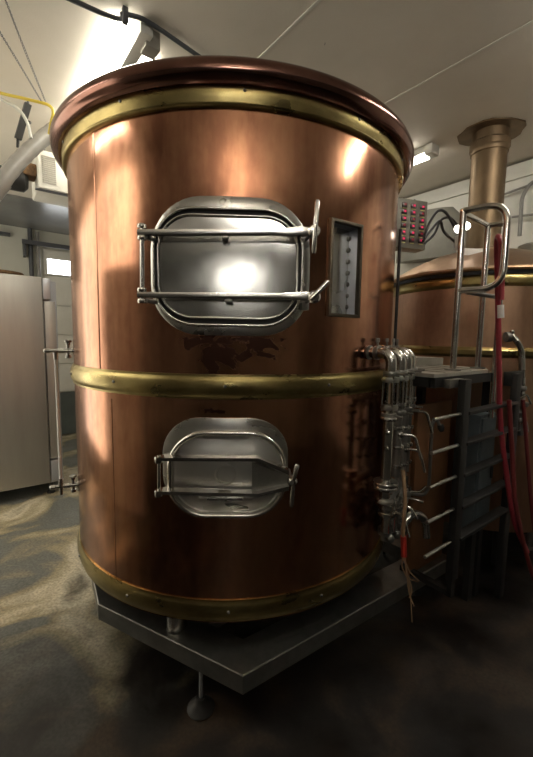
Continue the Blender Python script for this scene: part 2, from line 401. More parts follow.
# ------------------------------------------------------------------ the big copper tank
TC = V((-.205, 2.611, 0)); R = 1.0
ZB, ZT = .44, 2.80
tank = thing('brewing_tank', 'large round copper brewing tank with brass bands and two steel doors', 'tank', (TC.x, TC.y, 0))
def cylp(a, z, off=0.): return V((TC.x+(R+off)*math.sin(a), TC.y-(R+off)*math.cos(a), z))
def hit(px, py, off=0.):
    d = ray(px, py); rad = R+off; ox, oy = -TC.x, -TC.y
    A = d.x**2+d.y**2; B = 2*(d.x*ox+d.y*oy); Cc = ox*ox+oy*oy-rad*rad
    tt = (-B-math.sqrt(B*B-4*A*Cc))/2/A; P = CAM+d*tt
    return math.atan2(P.x-TC.x, -(P.y-TC.y)), P.z
# wall with the opening for the side window
wa0, wzt = hit(332, 224); wa1, wzb = hit(355.5, 314)
_, z_a = hit(343, 224); _, z_b = hit(343, 314)
wzb, wzt = min(wzb, z_b), max(wzt, z_a)
angs = sorted([2*PI*k/180 for k in range(180)]+[wa0, wa1]); zs = [ZB-.01, 1.0, 1.45, wzb, wzt, ZT-.06]
mb = MB(); grid = [[mb.bm.verts.new(cylp(a, z)) for a in angs] for z in zs]
for j in range(len(zs)-1):
    for i in range(len(angs)):
        k = (i+1) % len(angs)
        if zs[j] == wzb and angs[i] >= wa0-1e-6 and angs[i] < wa1-1e-6: continue
        mb.bm.faces.new((grid[j][i], grid[j][k], grid[j+1][k], grid[j+1][i]))
mb.build('copper_wall', 'copper', tank)
MB().lathe([(.94, ZT-.07), (.94, ZB+.05), (.5, ZB+.03), (.001, ZB+.02)], TC, 96).build('inner_liner', 'steel', tank)
MB().lathe([(R-.002, ZB+.01), (.9, ZB), (.5, ZB-.01), (.001, ZB-.012)], TC, 96).build('underside', 'dark_steel', tank)
# rolled copper lip
zA = hit(232, 105.5, .014)[1]; zB = hit(232, 83, .02)[1]
zL = zB+.034
lp = [(R+.002, zB-.005), (R+.02, zB-.004)]
for k in range(15):
    t_ = -.42*PI+k*(1.42*PI/14)
    lp.append((1.026+.05*math.cos(t_), zL+.05*math.sin(t_)))
lp += [(.97, zL-.01), (.94, zL-.03)]
MB().lathe(lp, TC, 180).build('rolled_lip', 'lip', tank)
# brass bands
def band(name, z0, z1, bulge, lipw=.014):
    pr = [(R-.003, z0-lipw), (R+.006, z0-lipw), (R+.007, z0-.003), (R+.007, z0+.002)]
    for k in range(11):
        t_ = k/10; pr.append((R+.007+bulge*math.sin(PI*t_)**.6, z0+(z1-z0)*t_))
    pr += [(R+.007, z1+.002), (R+.006, z1+lipw), (R-.003, z1+lipw)]
    return MB().lathe(pr, TC, 180).build(name, 'brass', tank)
def rivets(parent, z, angles, off):
    for a in angles:
        n = V((math.sin(a), -math.cos(a), 0))
        mb = MB(); mb.lathe([(.0075, 0), (.007, .004), (.004, .007), (.0001, .008)], cylp(a, z, off), 10, axis=n)
        mb.build('rivet', 'dull_steel', parent)
# upper band: cove-shaped moulding under the lip
bz = lambda k: zA+(zB-zA)*k
pr = [(R-.003, bz(-.03)), (R+.014, bz(-.02)), (R+.021, bz(.03)), (R+.023, bz(.08)), (R+.020, bz(.13)), (R+.013, bz(.15)), (R+.016, bz(.3)), (R+.021, bz(.5)), (R+.023, bz(.7)), (R+.022, bz(.88)), (R+.018, bz(1)), (R-.003, bz(1))]
ub = MB().lathe(pr, TC, 180).build('upper_brass_band', 'brass', tank)
rivets(ub, bz(.7), [-.95, -.42, .1, .62, 1.1], .021)
zc = hit(232, 375.5)[1]; zd = hit(232, 397)[1]
m_band = band('middle_brass_band', zd, zc-.006, .013, .01)
rivets(m_band, (zc+zd)/2, [-.98, -.5, .03, .5, .98], .0195)
zc = hit(232, 600)[1]; zd = hit(232, 619)[1]
l_band = band('lower_brass_band', zd, zc-.006, .009, .008)
rivets(l_band, (zc+zd)/2, [-.95, -.45, .05, .5, .98], .0155)
# vertical seams of the copper sheets
for px, py0, py1 in ((96.5, 120, 362), (113, 395, 540)):
    a0 = hit(px, (py0+py1)/2)[0]
    z1 = zA-.003 if py0 < 200 else zs[2]-.02
    z0 = 1.50 if py0 < 200 else .49
    mb = MB(); mb.rings([[cylp(a0-.003, z, -.001), cylp(a0-.0025, z, .0018), cylp(a0+.004, z, .0012), cylp(a0+.005, z, -.001)] for z in (z0, z1)], cyc=False)
    mb.build('sheet_seam', 'copper', tank)
# stub legs and base
for a in (-.22, -1.4, 1.4, 2.6, -2.6):
    pass

# --- round-cornered doors
def rr(w, h, r, n=10):
    out = []
    for cx, cz, a0 in ((w/2-r, h/2-r, 0), (-w/2+r, h/2-r, PI/2), (-w/2+r, -h/2+r, PI), (w/2-r, -h/2+r, 3*PI/2)):
        for k in range(n+1):
            a = a0+PI/2*k/n; out.append((cx+r*math.cos(a), cz+r*math.sin(a)))
    # subdivide straight runs so flanges can follow the curve of the tank
    res = []
    for i, p in enumerate(out):
        q = out[(i+1) % len(out)]; res.append(p)
        k = 10 if i % (n+1) == n else 0
        for j in range(1, k): res.append((p[0]+(q[0]-p[0])*j/k, p[1]+(q[1]-p[1])*j/k))
    return res
class Face:
    """flat plane tangent to the tank at azimuth a, height z"""
    def __init__(s, a, z): s.a = a; s.z = z; s.n = V((math.sin(a), -math.cos(a), 0)); s.t = V((math.cos(a), math.sin(a), 0)); s.o = cylp(a, z)
    def flat(s, sx, sz, off): return s.o+s.t*sx+s.n*off+V((0, 0, sz))
    def wrap(s, sx, sz, off): return cylp(s.a+math.asin(max(-.99, min(.99, sx/R))), s.z+sz, off)
    def px(s, px, py, off):
        d = ray(px, py); pl = s.o+s.n*off; k = (pl-CAM).dot(s.n)/d.dot(s.n); P = CAM+d*k
        return (P-s.o).dot(s.t), P.z-s.z
def span(F, x0, y0, x1, y1, off):
    """size and centre in the plane from the four measured sides"""
    xm, ym = (x0+x1)/2, (y0+y1)/2
    l = F.px(x0, ym, off)[0]; r_ = F.px(x1, ym, off)[0]; t_ = F.px(xm, y0, off)[1]; b = F.px(xm, y1, off)[1]
    return r_-l, t_-b, (l+r_)/2, (t_+b)/2
def ringpts(F, shape, cx, cz, off, wrap=False):
    return [(F.wrap if wrap else F.flat)(x+cx, z+cz, off) for x, z in shape]

a_, z_ = hit(230, 266)
F1 = Face(a_, z_)
OFF = .022
w, h, cx, cz = span(F1, 148.5, 197, 311, 335.5, 0)
w2, h2, cx2, cz2 = span(F1, 152.5, 207.5, 303.5, 326, OFF)
fl = MB()
fl.rings([ringpts(F1, rr(w, h, .21), cx, cz, -.004, True), ringpts(F1, rr(w, h, .21), cx, cz, .008, True),
          ringpts(F1, rr(w-.006, h-.006, .207), cx, cz, .010, True),
          ringpts(F1, rr(w2+.008, h2+.008, .172), cx2, cz2, .010, True)] )
fl.build('door_flange', 'steel', tank)
mb = MB()
mb.rings([ringpts(F1, rr(w2+.010, h2+.010, .173), cx2, cz2, .006, True), ringpts(F1, rr(w2, h2, .168), cx2, cz2, OFF-.006), ringpts(F1, rr(w2-.006, h2-.006, .165), cx2, cz2, OFF),
          ringpts(F1, rr(w2-.012, h2-.012, .162), cx2, cz2, OFF-.004), ringpts(F1, rr(w2-.014, h2-.014, .161), cx2, cz2, OFF-.016)])
mb.tube(ringpts(F1, rr(w2-.008, h2-.008, .164), cx2, cz2, OFF), .0058, 10, closed=True)
mb.build('door_rim', 'polish', tank)
w3, h3, cx3, cz3 = span(F1, 158, 215, 298, 318.5, OFF)
mb = MB()
mb.rings([ringpts(F1, rr(w2-.014, h2-.014, .161), cx2, cz2, OFF-.012), ringpts(F1, rr(w3, h3, .138), cx3, cz3, OFF-.012)])
mb.build('gasket', 'gasket', tank)
mb = MB()
mb.rings([ringpts(F1, rr(w3+.004, h3+.004, .138), cx3, cz3, OFF-.014), ringpts(F1, rr(w3, h3, .136), cx3, cz3, OFF+.001), ringpts(F1, rr(w3-.010, h3-.010, .131), cx3, cz3, OFF+.002),
          ringpts(F1, rr(w3-.016, h3-.016, .128), cx3, cz3, OFF-.006), ringpts(F1, rr(w3*.62, h3*.55, .07), cx3, cz3, OFF-.006), ringpts(F1, rr(w3*.2, h3*.2, .02), cx3, cz3, OFF-.006)], False, True)
mb.tube(ringpts(F1, rr(w3-.004, h3-.004, .134), cx3, cz3, OFF+.001), .0052, 10, closed=True)
door = mb.build('upper_door', 'door_steel', tank)
BO = .065
def fx(F, px, py, off): 
    sx, sz = F.px(px, py, off); return F.flat(sx, sz, off)
for (y0, y1, xl, xr, wide) in ((232.8, 232.0, 138, 311, 1), (295.0, 296.5, 138, 317, 1)):
    mb = MB(); p0 = F1.px(xl, y0, BO); p1 = F1.px(xr, y1, BO)
    # flat bar with a drop edge, tapering to the clamp eye
    n = 14; rings = []
    for k in range(n+1):
        t_ = k/n; x = p0[0]+(p1[0]-p0[0])*t_; z = p0[1]+(p1[1]-p0[1])*t_
        hh = .011 if t_ < .82 else .011+.006*math.sin((t_-.82)/.18*PI)
        dd = .011 if t_ < .86 else .011+.01*math.sin((t_-.86)/.14*PI*.8)
        rings.append([F1.flat(x, z-hh, BO-dd), F1.flat(x, z-hh, BO+dd), F1.flat(x, z-hh*.2, BO+dd+.003), F1.flat(x, z+hh, BO+dd), F1.flat(x, z+hh, BO-dd)])
    mb.rings(rings, True, True); mb.build('clamp_bar', 'polish', door)
    # small stud fixing the bar to the door
    mb = MB(); xm = (p0[0]+p1[0])/2; zz = (p0[1]+p1[1])/2
    mb.cyl(F1.flat(xm, zz-.012, OFF-.004), F1.flat(xm, zz-.012, BO-.008), .008, seg=10)
    mb.box(F1.flat(xm, zz-.02, BO), (.03, .012, .012), F1.a, .002)
    mb.build('bar_stud', 'dull_steel', door)
# hinge side: vertical rod through the bar ends, held by two lugs
mb = MB(); mb.cyl(fx(F1, 142, 227.5, BO), fx(F1, 142.3, 301.5, BO), .0085, seg=14); mb.build('hinge_rod', 'polish', door)
for yy in (232, 295.5):
    mb = MB(); c = fx(F1, 142, yy, BO)
    for s in (-1, 1): MB().lathe([(.0, -.008), (.016, -.008), (.018, -.004), (.018, .004), (.016, .008), (.0, .008)], c+V((0, 0, s*.022)), 12).build('hinge_nut', 'polish', door)
    mb = MB(); sx, sz = F1.px(146, yy+5, BO)
    mb.cyl(F1.flat(sx, sz, BO), F1.wrap(sx+.05, sz, -.002), .009, seg=10); mb.build('hinge_lug', 'dull_steel', door)
# clamp side: swing bolts with T-handles
for (cx_, cy_, h0, h1) in ((313.5, 231, (317.5, 200), (313.5, 253.5)), (314, 297, (310.5, 299.5), (328.5, 281))):
    c = fx(F1, cx_, cy_, BO+.012)
    mb = MB(); sx, sz = F1.px(cx_, cy_, BO); mb.cyl(F1.wrap(sx-.02, sz-.015, -.002), F1.flat(sx, sz, BO+.024), .008, seg=12)
    mb.build('swing_bolt', 'dull_steel', door)
    mb = MB(); mb.lathe([(0, -.016), (.02, -.016), (.026, -.008), (.026, .008), (.018, .018), (0, .022)], c, 16, axis=F1.n)
    a0 = fx(F1, *h0, BO+.03); a1 = fx(F1, *h1, BO+.03)
    mb.tube([a0, a0.lerp(a1, .04), a0.lerp(a1, .5), a0.lerp(a1, .96), a1], .006, 12, rr=[.007, .0105, .0095, .0105, .007])
    mb.build('t_handle', 'polish', door)
for yy in (240, 297+8):
    sx, sz = F1.px(304, yy, .02); MB().box(F1.wrap(sx+.005, sz, .014), (.035, .03, .035), F1.a+.3, .005).build('clamp_lug', 'dull_steel', door)

# --- lower door
a_, z_ = hit(226, 472)
F2 = Face(a_, z_)
w, h, cx, cz = span(F2, 161.5, 418, 288, 514, 0)
w2, h2, cx2, cz2 = span(F2, 168, 431.5, 286, 517, .03)
fl = MB()
fl.rings([ringpts(F2, rr(w, h, .17), cx, cz, -.004, True), ringpts(F2, rr(w, h, .17), cx, cz, .007, True), ringpts(F2, rr(w-.008, h-.008, .167), cx, cz, .009, True),
          ringpts(F2, rr(w2-.07, h2-.10, .12), cx2, cz2+.01, .009, True)])
fl.build('door_flange', 'steel', tank)
mb = MB(); r2 = .165
mb.rings([ringpts(F2, rr(w2+.004, h2+.004, r2), cx2, cz2, -.03), ringpts(F2, rr(w2, h2, r2), cx2, cz2, .024), ringpts(F2, rr(w2-.006, h2-.006, r2-.003), cx2, cz2, .032),
          ringpts(F2, rr(w2-.020, h2-.020, r2-.01), cx2, cz2, .032), ringpts(F2, rr(w2-.026, h2-.026, r2-.013), cx2, cz2, .024), ringpts(F2, rr(w2-.03, h2-.03, r2-.015), cx2, cz2, .008)])
mb.tube(ringpts(F2, rr(w2-.014, h2-.014, r2-.007), cx2, cz2, .032), .0115, 12, closed=True)
mb.build('door_rim', 'polish', tank)
mb = MB()
mb.rings([ringpts(F2, rr(w2-.028, h2-.028, r2-.014), cx2, cz2, .010), ringpts(F2, rr(w2-.040, h2-.040, r2-.02), cx2, cz2, .004), ringpts(F2, rr(w2-.07, h2-.07, r2-.035), cx2, cz2, .004),
          ringpts(F2, rr(w2-.15, h2-.15, r2-.075), cx2, cz2, .015), ringpts(F2, rr(w2-.26, h2-.24, .05), cx2, cz2, .024), ringpts(F2, rr(w2-.40, h2-.31, .018), cx2, cz2, .026)], False, True)
door2 = mb.build('lower_door', 'door_satin', tank)
bc = F2.px(225.5, 474.5, .03)
MB().lathe([(.046, 0), (.046, .010), (.042, .014), (.036, .014), (.034, .010), (.0001, .010)], F2.flat(bc[0], bc[1], .0255), 32, axis=F2.n).build('boss', 'door_satin', door2)
def strap(pa, pb, t0, t1, off0, off1, name, m_='steel', wa=None):
    """sheet strip seen on edge between two photo points: thickness t, standing off0..off1"""
    s0 = F2.px(*pa, off1); s1 = F2.px(*pb, off1); mb = MB()
    mb.rings([[F2.flat(s[0], s[1]-tt, off0), F2.flat(s[0], s[1]-tt, off1), F2.flat(s[0], s[1]+tt, off1), F2.flat(s[0], s[1]+tt, off0)] for s, tt in ((s0, t0), (s1, t1))], True, True)
    return mb.build(name, m_, door2)
for pa, pb, pc in (((157, 459.5), (258, 460), (289, 473)), ((156.5, 493), (258, 495.5), (289, 488.5))):
    strap(pa, pb, .007, .007, .038, .085, 'yoke_bar', 'polish')
    strap(pb, pc, .007, .009, .045, .085, 'yoke_arm', 'polish')
for cy_ in (457.8, 497):
    mb = MB(); s0 = F2.px(199, cy_, .03); s1 = F2.px(253, cy_, .03)
    mb.box(F2.flat((s0[0]+s1[0])/2, (s0[1]+s1[1])/2, .034), (s1[0]-s0[0], .036, .016), F2.a, .006)
    mb.cyl(F2.flat((s0[0]+s1[0])/2, s0[1]+.0, .03), F2.flat((s0[0]+s1[0])/2, s0[1], .05), .01, seg=10)
    mb.build('yoke_pad', 'steel', door2)
# tapered web between the arms and the left web
mb = MB(); q = [F2.px(x, y, .05) for x, y in ((252, 462), (289, 475), (289, 487), (252, 494))]
mb.rings([[F2.flat(x, z, .046) for x, z in q], [F2.flat(x, z, .054) for x, z in q]], True, True); mb.build('yoke_web', 'dull_steel', door2)
for px_ in (159, 170):
    mb = MB(); mb.cyl(fx(F2, px_, 455 if px_ == 159 else 459, .062), fx(F2, px_, 497 if px_ == 159 else 493, .062), .007, seg=12)
    mb.build('hinge_rod', 'polish', door2)
for cy_ in (459.5, 493):
    mb = MB(); c = fx(F2, 158.5, cy_, .062); mb.lathe([(0, -.014), (.015, -.014), (.017, -.008), (.017, .008), (.015, .014), (0, .014)], c, 12)
    sx, sz = F2.px(160, cy_, .06); mb.cyl(F2.flat(sx, sz, .06), F2.wrap(sx+.02, sz, -.002), .009, seg=10)
    mb.build('hinge_nut', 'polish', door2)
c = fx(F2, 292, 480, .075)
mb = MB(); sx, sz = F2.px(291, 480, .08); mb.cyl(F2.wrap(sx, sz, -.002), F2.flat(sx, sz, .11), .009, seg=12); mb.build('swing_bolt', 'dull_steel', door2)
mb = MB(); mb.lathe([(0, -.014), (.018, -.014), (.022, -.006), (.022, .006), (.014, .016), (0, .018)], c+F2.n*.015, 14, axis=F2.n)
a0 = fx(F2, 297.5, 464, .1); am = fx(F2, 293.5, 480, .1); a1 = fx(F2, 291.5, 507, .1)
mb.tube([a0, a0.lerp(am, .1), am, am.lerp(a1, .9), a1], .008, 12, rr=[.007, .011, .009, .010, .006]); mb.build('t_handle', 'polish', door2)

# --- side window: bronze frame, recessed steel box, glass, bolts
am = (wa0+wa1)/2; zm = (wzb+wzt)/2
F3 = Face(am, zm); hw = math.sin((wa1-wa0)/2); hh = (wzt-wzb)/2
fr_ = []
bo = .028
l, b_ = hw+.016, hh+.014
mb = MB()
def rect(hw_, hh_): return [(hw_, hh_), (0, hh_), (-hw_, hh_), (-hw_, 0), (-hw_, -hh_), (0, -hh_), (hw_, -hh_), (hw_, 0)]
mb.rings([[F3.wrap(x, z, -.004) for x, z in rect(l, b_)], [F3.flat(x, z, .010) for x, z in rect(l, b_)], [F3.flat(x, z, .013) for x, z in rect(l-.003, b_-.003)],
          [F3.flat(x, z, .013) for x, z in rect(hw+.002, hh+.002)], [F3.flat(x, z, .010) for x, z in rect(hw, hh)], [F3.flat(x, z, -.01) for x, z in rect(hw, hh)]])
sw = mb.build('side_window_frame', 'bronze', tank)
mb = MB(); mb.rings([[F3.flat(x, z, -.006) for x, z in rect(hw+.001, hh+.001)], [F3.flat(x, z, -.125) for x, z in rect(hw+.001, hh+.001)]])
mb.build('recess', 'fridge_trim', sw)
mb = MB(); mb.rings([[F3.flat(x, z, -.12) for x, z in rect(hw, hh)], [F3.flat(x, z, -.116) for x, z in rect(hw, hh)], [F3.flat(x, z, -.116) for x, z in rect(hw*.78, hh*.9)], [F3.flat(x, z, -.124) for x, z in rect(hw*.78, hh*.9)]])
mb.build('inner_frame', 'bronze', sw)
mb = MB(); mb.rings([[F3.flat(x, z, -.122) for x, z in rect(hw*.8, hh*.92)], [F3.flat(x, z, -.126) for x, z in rect(hw*.8, hh*.92)]], True, True)
mb.build('pane', 'glass_dark', sw)
for k in range(7):
    zz = hh*.82-k*hh*.27
    mb = MB(); mb.lathe([(.011, 0), (.011, .005), (.006, .008), (.0001, .008)], F3.flat(hw, zz, -.062), 10, axis=-F3.t); mb.build('bolt', 'dull_steel', sw)
for sx in (-1, 1):
    for k in (-1, 1):
        mb = MB(); mb.lathe([(.006, 0), (.006, .004), (.0001, .006)], F3.flat(sx*hw*.78, k*hh*.92, -.116), 8, axis=F3.n); mb.build('bolt', 'dull_steel', sw)

# --- sight gauge on the left: two valves and a glass tube
ga = -1.16
gz = at_y(62, 351, 2.16).z; gzb = at_y(68, 487.5, 2.16).z
gn = V((math.sin(ga), -math.cos(ga), 0)); gt = V((math.cos(ga), math.sin(ga), 0))
zt_, zb_ = gz, gzb
gauge = MB()
def valve(z, nut_up, L_):
    p = cylp(ga, z, -.003); mb = MB()
    mb.lathe([(0, 0), (.024, 0), (.024, .008), (.012, .010), (.011, L_*.3), (.015, L_*.31), (.015, L_*.5), (.011, L_*.52), (.011, L_*.78), (.014, L_*.8), (.014, L_*.96), (.008, L_), (0, L_)], p, 16, axis=gn)
    c = p+gn*L_*.2
    mb.cyl(c-V((0, 0, .034)), c+V((0, 0, .05)), .009, seg=10)
    mb.lathe([(0, 0), (.012, 0), (.012, .012), (.02, .016), (.02, .026), (.012, .03), (0, .03)], c+V((0, 0, .034)), 12)
    mb.lathe([(0, -.012), (.015, -.012), (.015, .004), (0, .004)], c-V((0, 0, .03)), 12)
    g = p+gn*L_*.62
    s = -1 if nut_up else 1
    mb.cyl(g, g+V((0, 0, s*.05)), .0145, .011, seg=12)
    if not nut_up: mb.cyl(g, g-V((0, 0, .05)), .011, .009, seg=10)
    return mb, g
vm1, g1 = valve(zt_, True, .155); vm2, g2 = valve(zb_, False, .155)
sg = vm1.build('sight_gauge_valve', 'steel', tank); s2 = vm2.build('sight_gauge_valve', 'steel', tank)
MB().cyl(g1-V((0, 0, .03)), g2+V((0, 0, .03)), .0085, seg=14).build('sight_gauge_tube', 'tag_white', tank)

# --- stub legs under the tank
FT = .30
stub = at_z(175.5, 631, FT); 
stubs = [(stub.x, stub.y+.03)]
for a in (1.25, 2.5, -2.5, -1.3): stubs.append((TC.x+.82*math.sin(a), TC.y-.82*math.cos(a)))
for x, y in stubs:
    MB().lathe([(0, FT+.001), (.045, FT+.001), (.05, FT+.006), (.05, ZB-.006), (0, ZB-.006)], (x, y, 0), 24).build('leg', 'steel', tank)

# ------------------------------------------------------------------ steel base frame
A = at_z(243, 676, FT); B = at_z(98, 604, FT); Cc = at_z(91, 568, FT); Fp = at_z(452, 557, FT)
poly = [A, B, Cc, V((-1.0, 3.05, FT)), V((-.2, 3.62, FT)), V((.80, 3.4, FT)), V((.98, 2.72, FT)), Fp]
cen = V((0, 2.5, FT))
def inset(P, d):
    n = len(P); out = []
    for i in range(n):
        p, a, b = P[i], P[i-1], P[(i+1) % n]
        e0 = (p-a).normalized(); e1 = (b-p).normalized()
        n0 = V((-e0.y, e0.x, 0)); n1 = V((-e1.y, e1.x, 0))
        if n0.dot(cen-p) < 0: n0 = -n0; 
        if n1.dot(cen-p) < 0: n1 = -n1
        bis = (n0+n1); k = d/max(.4, (1+n0.dot(n1))); out.append(p+bis*k)
    return out
inner = inset(poly, .17)
FH = .088
mb = MB()
def lv(P, z): return [V((p.x, p.y, z)) for p in P]
top_in = inset(poly, .004)
mb.rings([lv(poly, FT-FH), lv(poly, FT-.004), lv(top_in, FT), lv(inner, FT), lv(inner, FT-FH)], close=True)
base = thing('base_frame', 'grey steel base frame with levelling feet carrying the copper tank', 'frame', (TC.x, TC.y, 0))
mb.build('beam_ring', 'frame', base, angle=20)
mb = MB(); c0 = at_z(200, 627, FT); c1 = at_z(330, 585, FT)
d = (VV*.9+V((0, .1, 0))).normalized(); 
mb.box(c0+d*.62+V((0, .06, -.03)), (1.25, .10, .055), math.atan2(d.y, d.x)); mb.build('cross_beam', 'frame', base)
feet = [at_z(201, 708, 0)]
feet += [V((B.x+.17, B.y+.22, 0)), V((-.85, 3.0, 0)), V((-.1, 3.45, 0)), V((.74, 3.3, 0)), Fp+UU*.2-VV*.12]
for f_ in feet:
    mb = MB(); mb.cyl(V((f_.x, f_.y, .05)), V((f_.x, f_.y, FT-FH+.005)), .0095, seg=14); ro = mb.build('levelling_foot', 'fridge_trim', base)
    MB().lathe([(0, .0005), (.062, .0005), (.064, .006), (.057, .014), (.03, .035), (.022, .06), (0, .06)], (f_.x, f_.y, 0), 28).build('foot_pad', 'dark_steel', ro)

# ------------------------------------------------------------------ outlet manifold
names = ['nearest outlet pipe with glass cage, curving down beside the copper tank', 'second outlet pipe from the front in the row beside the copper tank',
         'third outlet pipe from the front in the row beside the copper tank', 'farthest outlet pipe in the row, next to the deck plate']
azs = [.80, .905, 1.01, 1.115]; zt = 1.662
for i, a in enumerate(azs):
    n = V((math.sin(a), -math.cos(a), 0)); tt = V((math.cos(a), math.sin(a), 0))
    root = cylp(a, zt, -.004); dn = cylp(a, zt, .122)
    zl = (.92, 1.02, 1.0, .98)[i]
    t = thing('outlet_pipe', names[i], 'pipe', V((dn.x, dn.y, zl)), 'outlet pipes beside the copper tank')
    path = fillet([root, V((dn.x, dn.y, zt)), V((dn.x, dn.y, 1.55))], .10, 10)
    MB().tube(path, .027, 18).build('elbow', 'polish', t)
    MB().lathe([(0, 0), (.036, 0), (.036, .008), (.025, .010), (0, .01)], cylp(a, zt, .001), 20, axis=n).build('wall_flange', 'dull_steel', t)
    # clamp with wing nut on top of the bend
    c = cylp(a, zt, .045); mb = MB()
    mb.lathe([(.024, -.009), (.034, -.009), (.034, .009), (.024, .009)], c, 18, axis=n, close=True)
    mb.cyl(c+V((0, 0, .03)), c+V((0, 0, .07)), .006, seg=8); mb.box(c+V((0, 0, .062)), (.035, .008, .02), a, .003)
    mb.build('clamp', 'dull_steel', t)
    zz = 1.565
    for z in (zz, 1.36):
        mb = MB(); mb.lathe([(.022, -.010), (.036, -.010), (.038, -.004), (.038, .004), (.036, .010), (.022, .010)], (dn.x, dn.y, z), 20, close=True)
        mb.cyl(V((dn.x, dn.y, z))+n*.03, V((dn.x, dn.y, z))+n*.075-tt*.01, .006, seg=8); mb.build('clamp', 'dull_steel', t)
    # sight glass cage
    for z in (1.535, 1.40): MB().lathe([(0, -.012), (.040, -.012), (.042, 0), (.040, .012), (0, .012)], (dn.x, dn.y, z), 22).build('cage_ring', 'steel', t)
    MB().lathe([(.026, 1.41), (.026, 1.525)], (dn.x, dn.y, 0), 18).build('glass', 'glass', t)
    for k in range(4):
        aa = a+PI/4+k*PI/2; c = V((dn.x+.036*math.cos(aa), dn.y+.036*math.sin(aa), 0))
        MB().cyl(c+V((0, 0, 1.38)), c+V((0, 0, 1.555)), .0055, seg=8).build('cage_rod', 'polish', t)
    # vertical run
    if i == 0:
        MB().cyl(V((dn.x, dn.y, 1.39)), V((dn.x, dn.y, zl)), .027, seg=20).build('down_pipe', 'polish', t)
        for z, r_ in ((1.345, .043), (1.02, .062), (1.0, .062), (.93, .045)):
            MB().lathe([(.02, -.009), (r_-.003, -.009), (r_, -.004), (r_, .004), (r_-.003, .009), (.02, .009)], (dn.x, dn.y, z), 24, close=True).build('pipe_collar', 'steel', t)
        for z in (1.28, 1.2): MB().lathe([(0, 0), (.01, 0), (.012, .008), (.008, .015), (0, .016)], V((dn.x, dn.y, z))-tt*.024+n*.01, 10, axis=(-tt+n*.3)).build('stud', 'polish', t)
    else:
        MB().cyl(V((dn.x, dn.y, 1.39)), V((dn.x, dn.y, zl)), .021, seg=18).build('down_pipe', 'dull_steel', t)
        for z in (1.3-.02*i, 1.2-.02*i, 1.1-.02*i):
            MB().lathe([(.015, -.008), (.032, -.008), (.034, 0), (.032, .008), (.015, .008)], (dn.x, dn.y, z), 18, close=True).build('pipe_collar', 'steel', t)
        # crank lever
        z = (0, 1.245, 1.14, 1.33)[i]
        p0_ = V((dn.x, dn.y, z)); q = n*.9+VV*.4; q.normalize()
        e = (0, .085, .085, .10)[i]
        mb = MB(); mb.tube(fillet([p0_+n*.01, p0_+q*e, p0_+q*(e+.035)+V((0, 0, -.12))], .03, 6), .008, 10)
        mb.ball(p0_+n*.012, .02); mb.build('crank_lever', 'polish', t)
# valve cluster low on the manifold
b0 = cylp(.93, 0, .11)
t = thing('valve_block', 'cluster of steel butterfly valves below the outlet pipes', 'valve', V((b0.x, b0.y, .62)))
rnd = random.Random(3)
MB().tube([cylp(.80, .93, .13), cylp(.92, .95, .12), cylp(1.13, .95, .11)], .026, 16).build('header_pipe', 'dull_steel', t)
MB().tube([cylp(.84, .80, .10), cylp(.95, .80, .12), cylp(1.13, .80, .11)], .022, 16).build('header_pipe', 'dull_steel', t)
for i, a in enumerate((.83, .92, 1.02, 1.11)):
    c = cylp(a, .87, .12)
    mb = MB(); mb.cyl(c-V((0, 0, .12+.03*(i % 2))), c+V((0, 0, .09)), .024, seg=16)
    mb.lathe([(.02, -.03), (.042, -.03), (.044, -.012), (.036, -.01), (.036, .01), (.044, .012), (.042, .03), (.02, .03)], c, 18, close=True)
    vb = mb.build('butterfly_valve', 'steel', t)
    n = V((math.sin(a), -math.cos(a), 0))
    mb = MB(); mb.tube(fillet([c+n*.03, c+n*.085, c+n*.10+V((.02, 0, -.11+.05*i))], .03, 5), .007, 8); mb.build('lever', 'polish', vb)
    c2 = cylp(a+.03, .735-.02*i, .10)
    mb = MB(); mb.cyl(c2-V((0, 0, .05)), c2+V((0, 0, .07)), .02, seg=14)
    mb.lathe([(.012, -.016), (.035, -.016), (.035, .016), (.012, .016)], c2, 16, close=True)
    mb.ball(c2+n*.03-V((0, 0, .03)), .024); mb.build('drain_fitting', 'dull_steel', t)
# big steel tube bends at the manifold foot
p = cylp(1.05, .70, .14)
o = MB().tube(smooth_path([p, p+VV*.10+V((0, 0, .03)), p+VV*.18-UU*.02+V((0, 0, -.02)), p+VV*.2-UU*.03+V((0, 0, -.13))]), .022, 14).build('drain_elbow', 'steel')
tag(o, 'bent steel drain tube poking out below the valve cluster', 'pipe')
# red taped cable and frayed rope in front of the manifold
c0 = at_y(402, 478, 1.80); 
cp_ = smooth_path([at_y(403, 470, 1.84), at_y(405, 500, 1.80), at_y(403, 535, 1.79), at_y(404, 560, 1.79)])
t = thing('hanging_cable', 'brown cable with red tape hanging down in front of the outlet pipes', 'cable', at_y(404, 560, 1.79))
MB().tube(cp_, .010, 8).build('cord', 'rope', t)
MB().tube([at_y(403.3, 536, 1.79), at_y(404, 556, 1.79)], .015, 10).build('tape', 'red_tape', t)
for pts in (((404, 558), (409, 577), (418, 582)), ((404, 558), (410, 572), (419, 581)), ((406, 566), (410, 590), (412, 622)), ((405, 560), (409, 592), (414, 606)), ((408, 575), (412, 590), (409, 598)), ((404, 556), (402, 566), (408, 580))):
    MB().tube(smooth_path([at_y(x, y, 1.78-.003*k) for k, (x, y) in enumerate(pts)], 4), .003, 6).build('frayed_strand', 'rope', t)

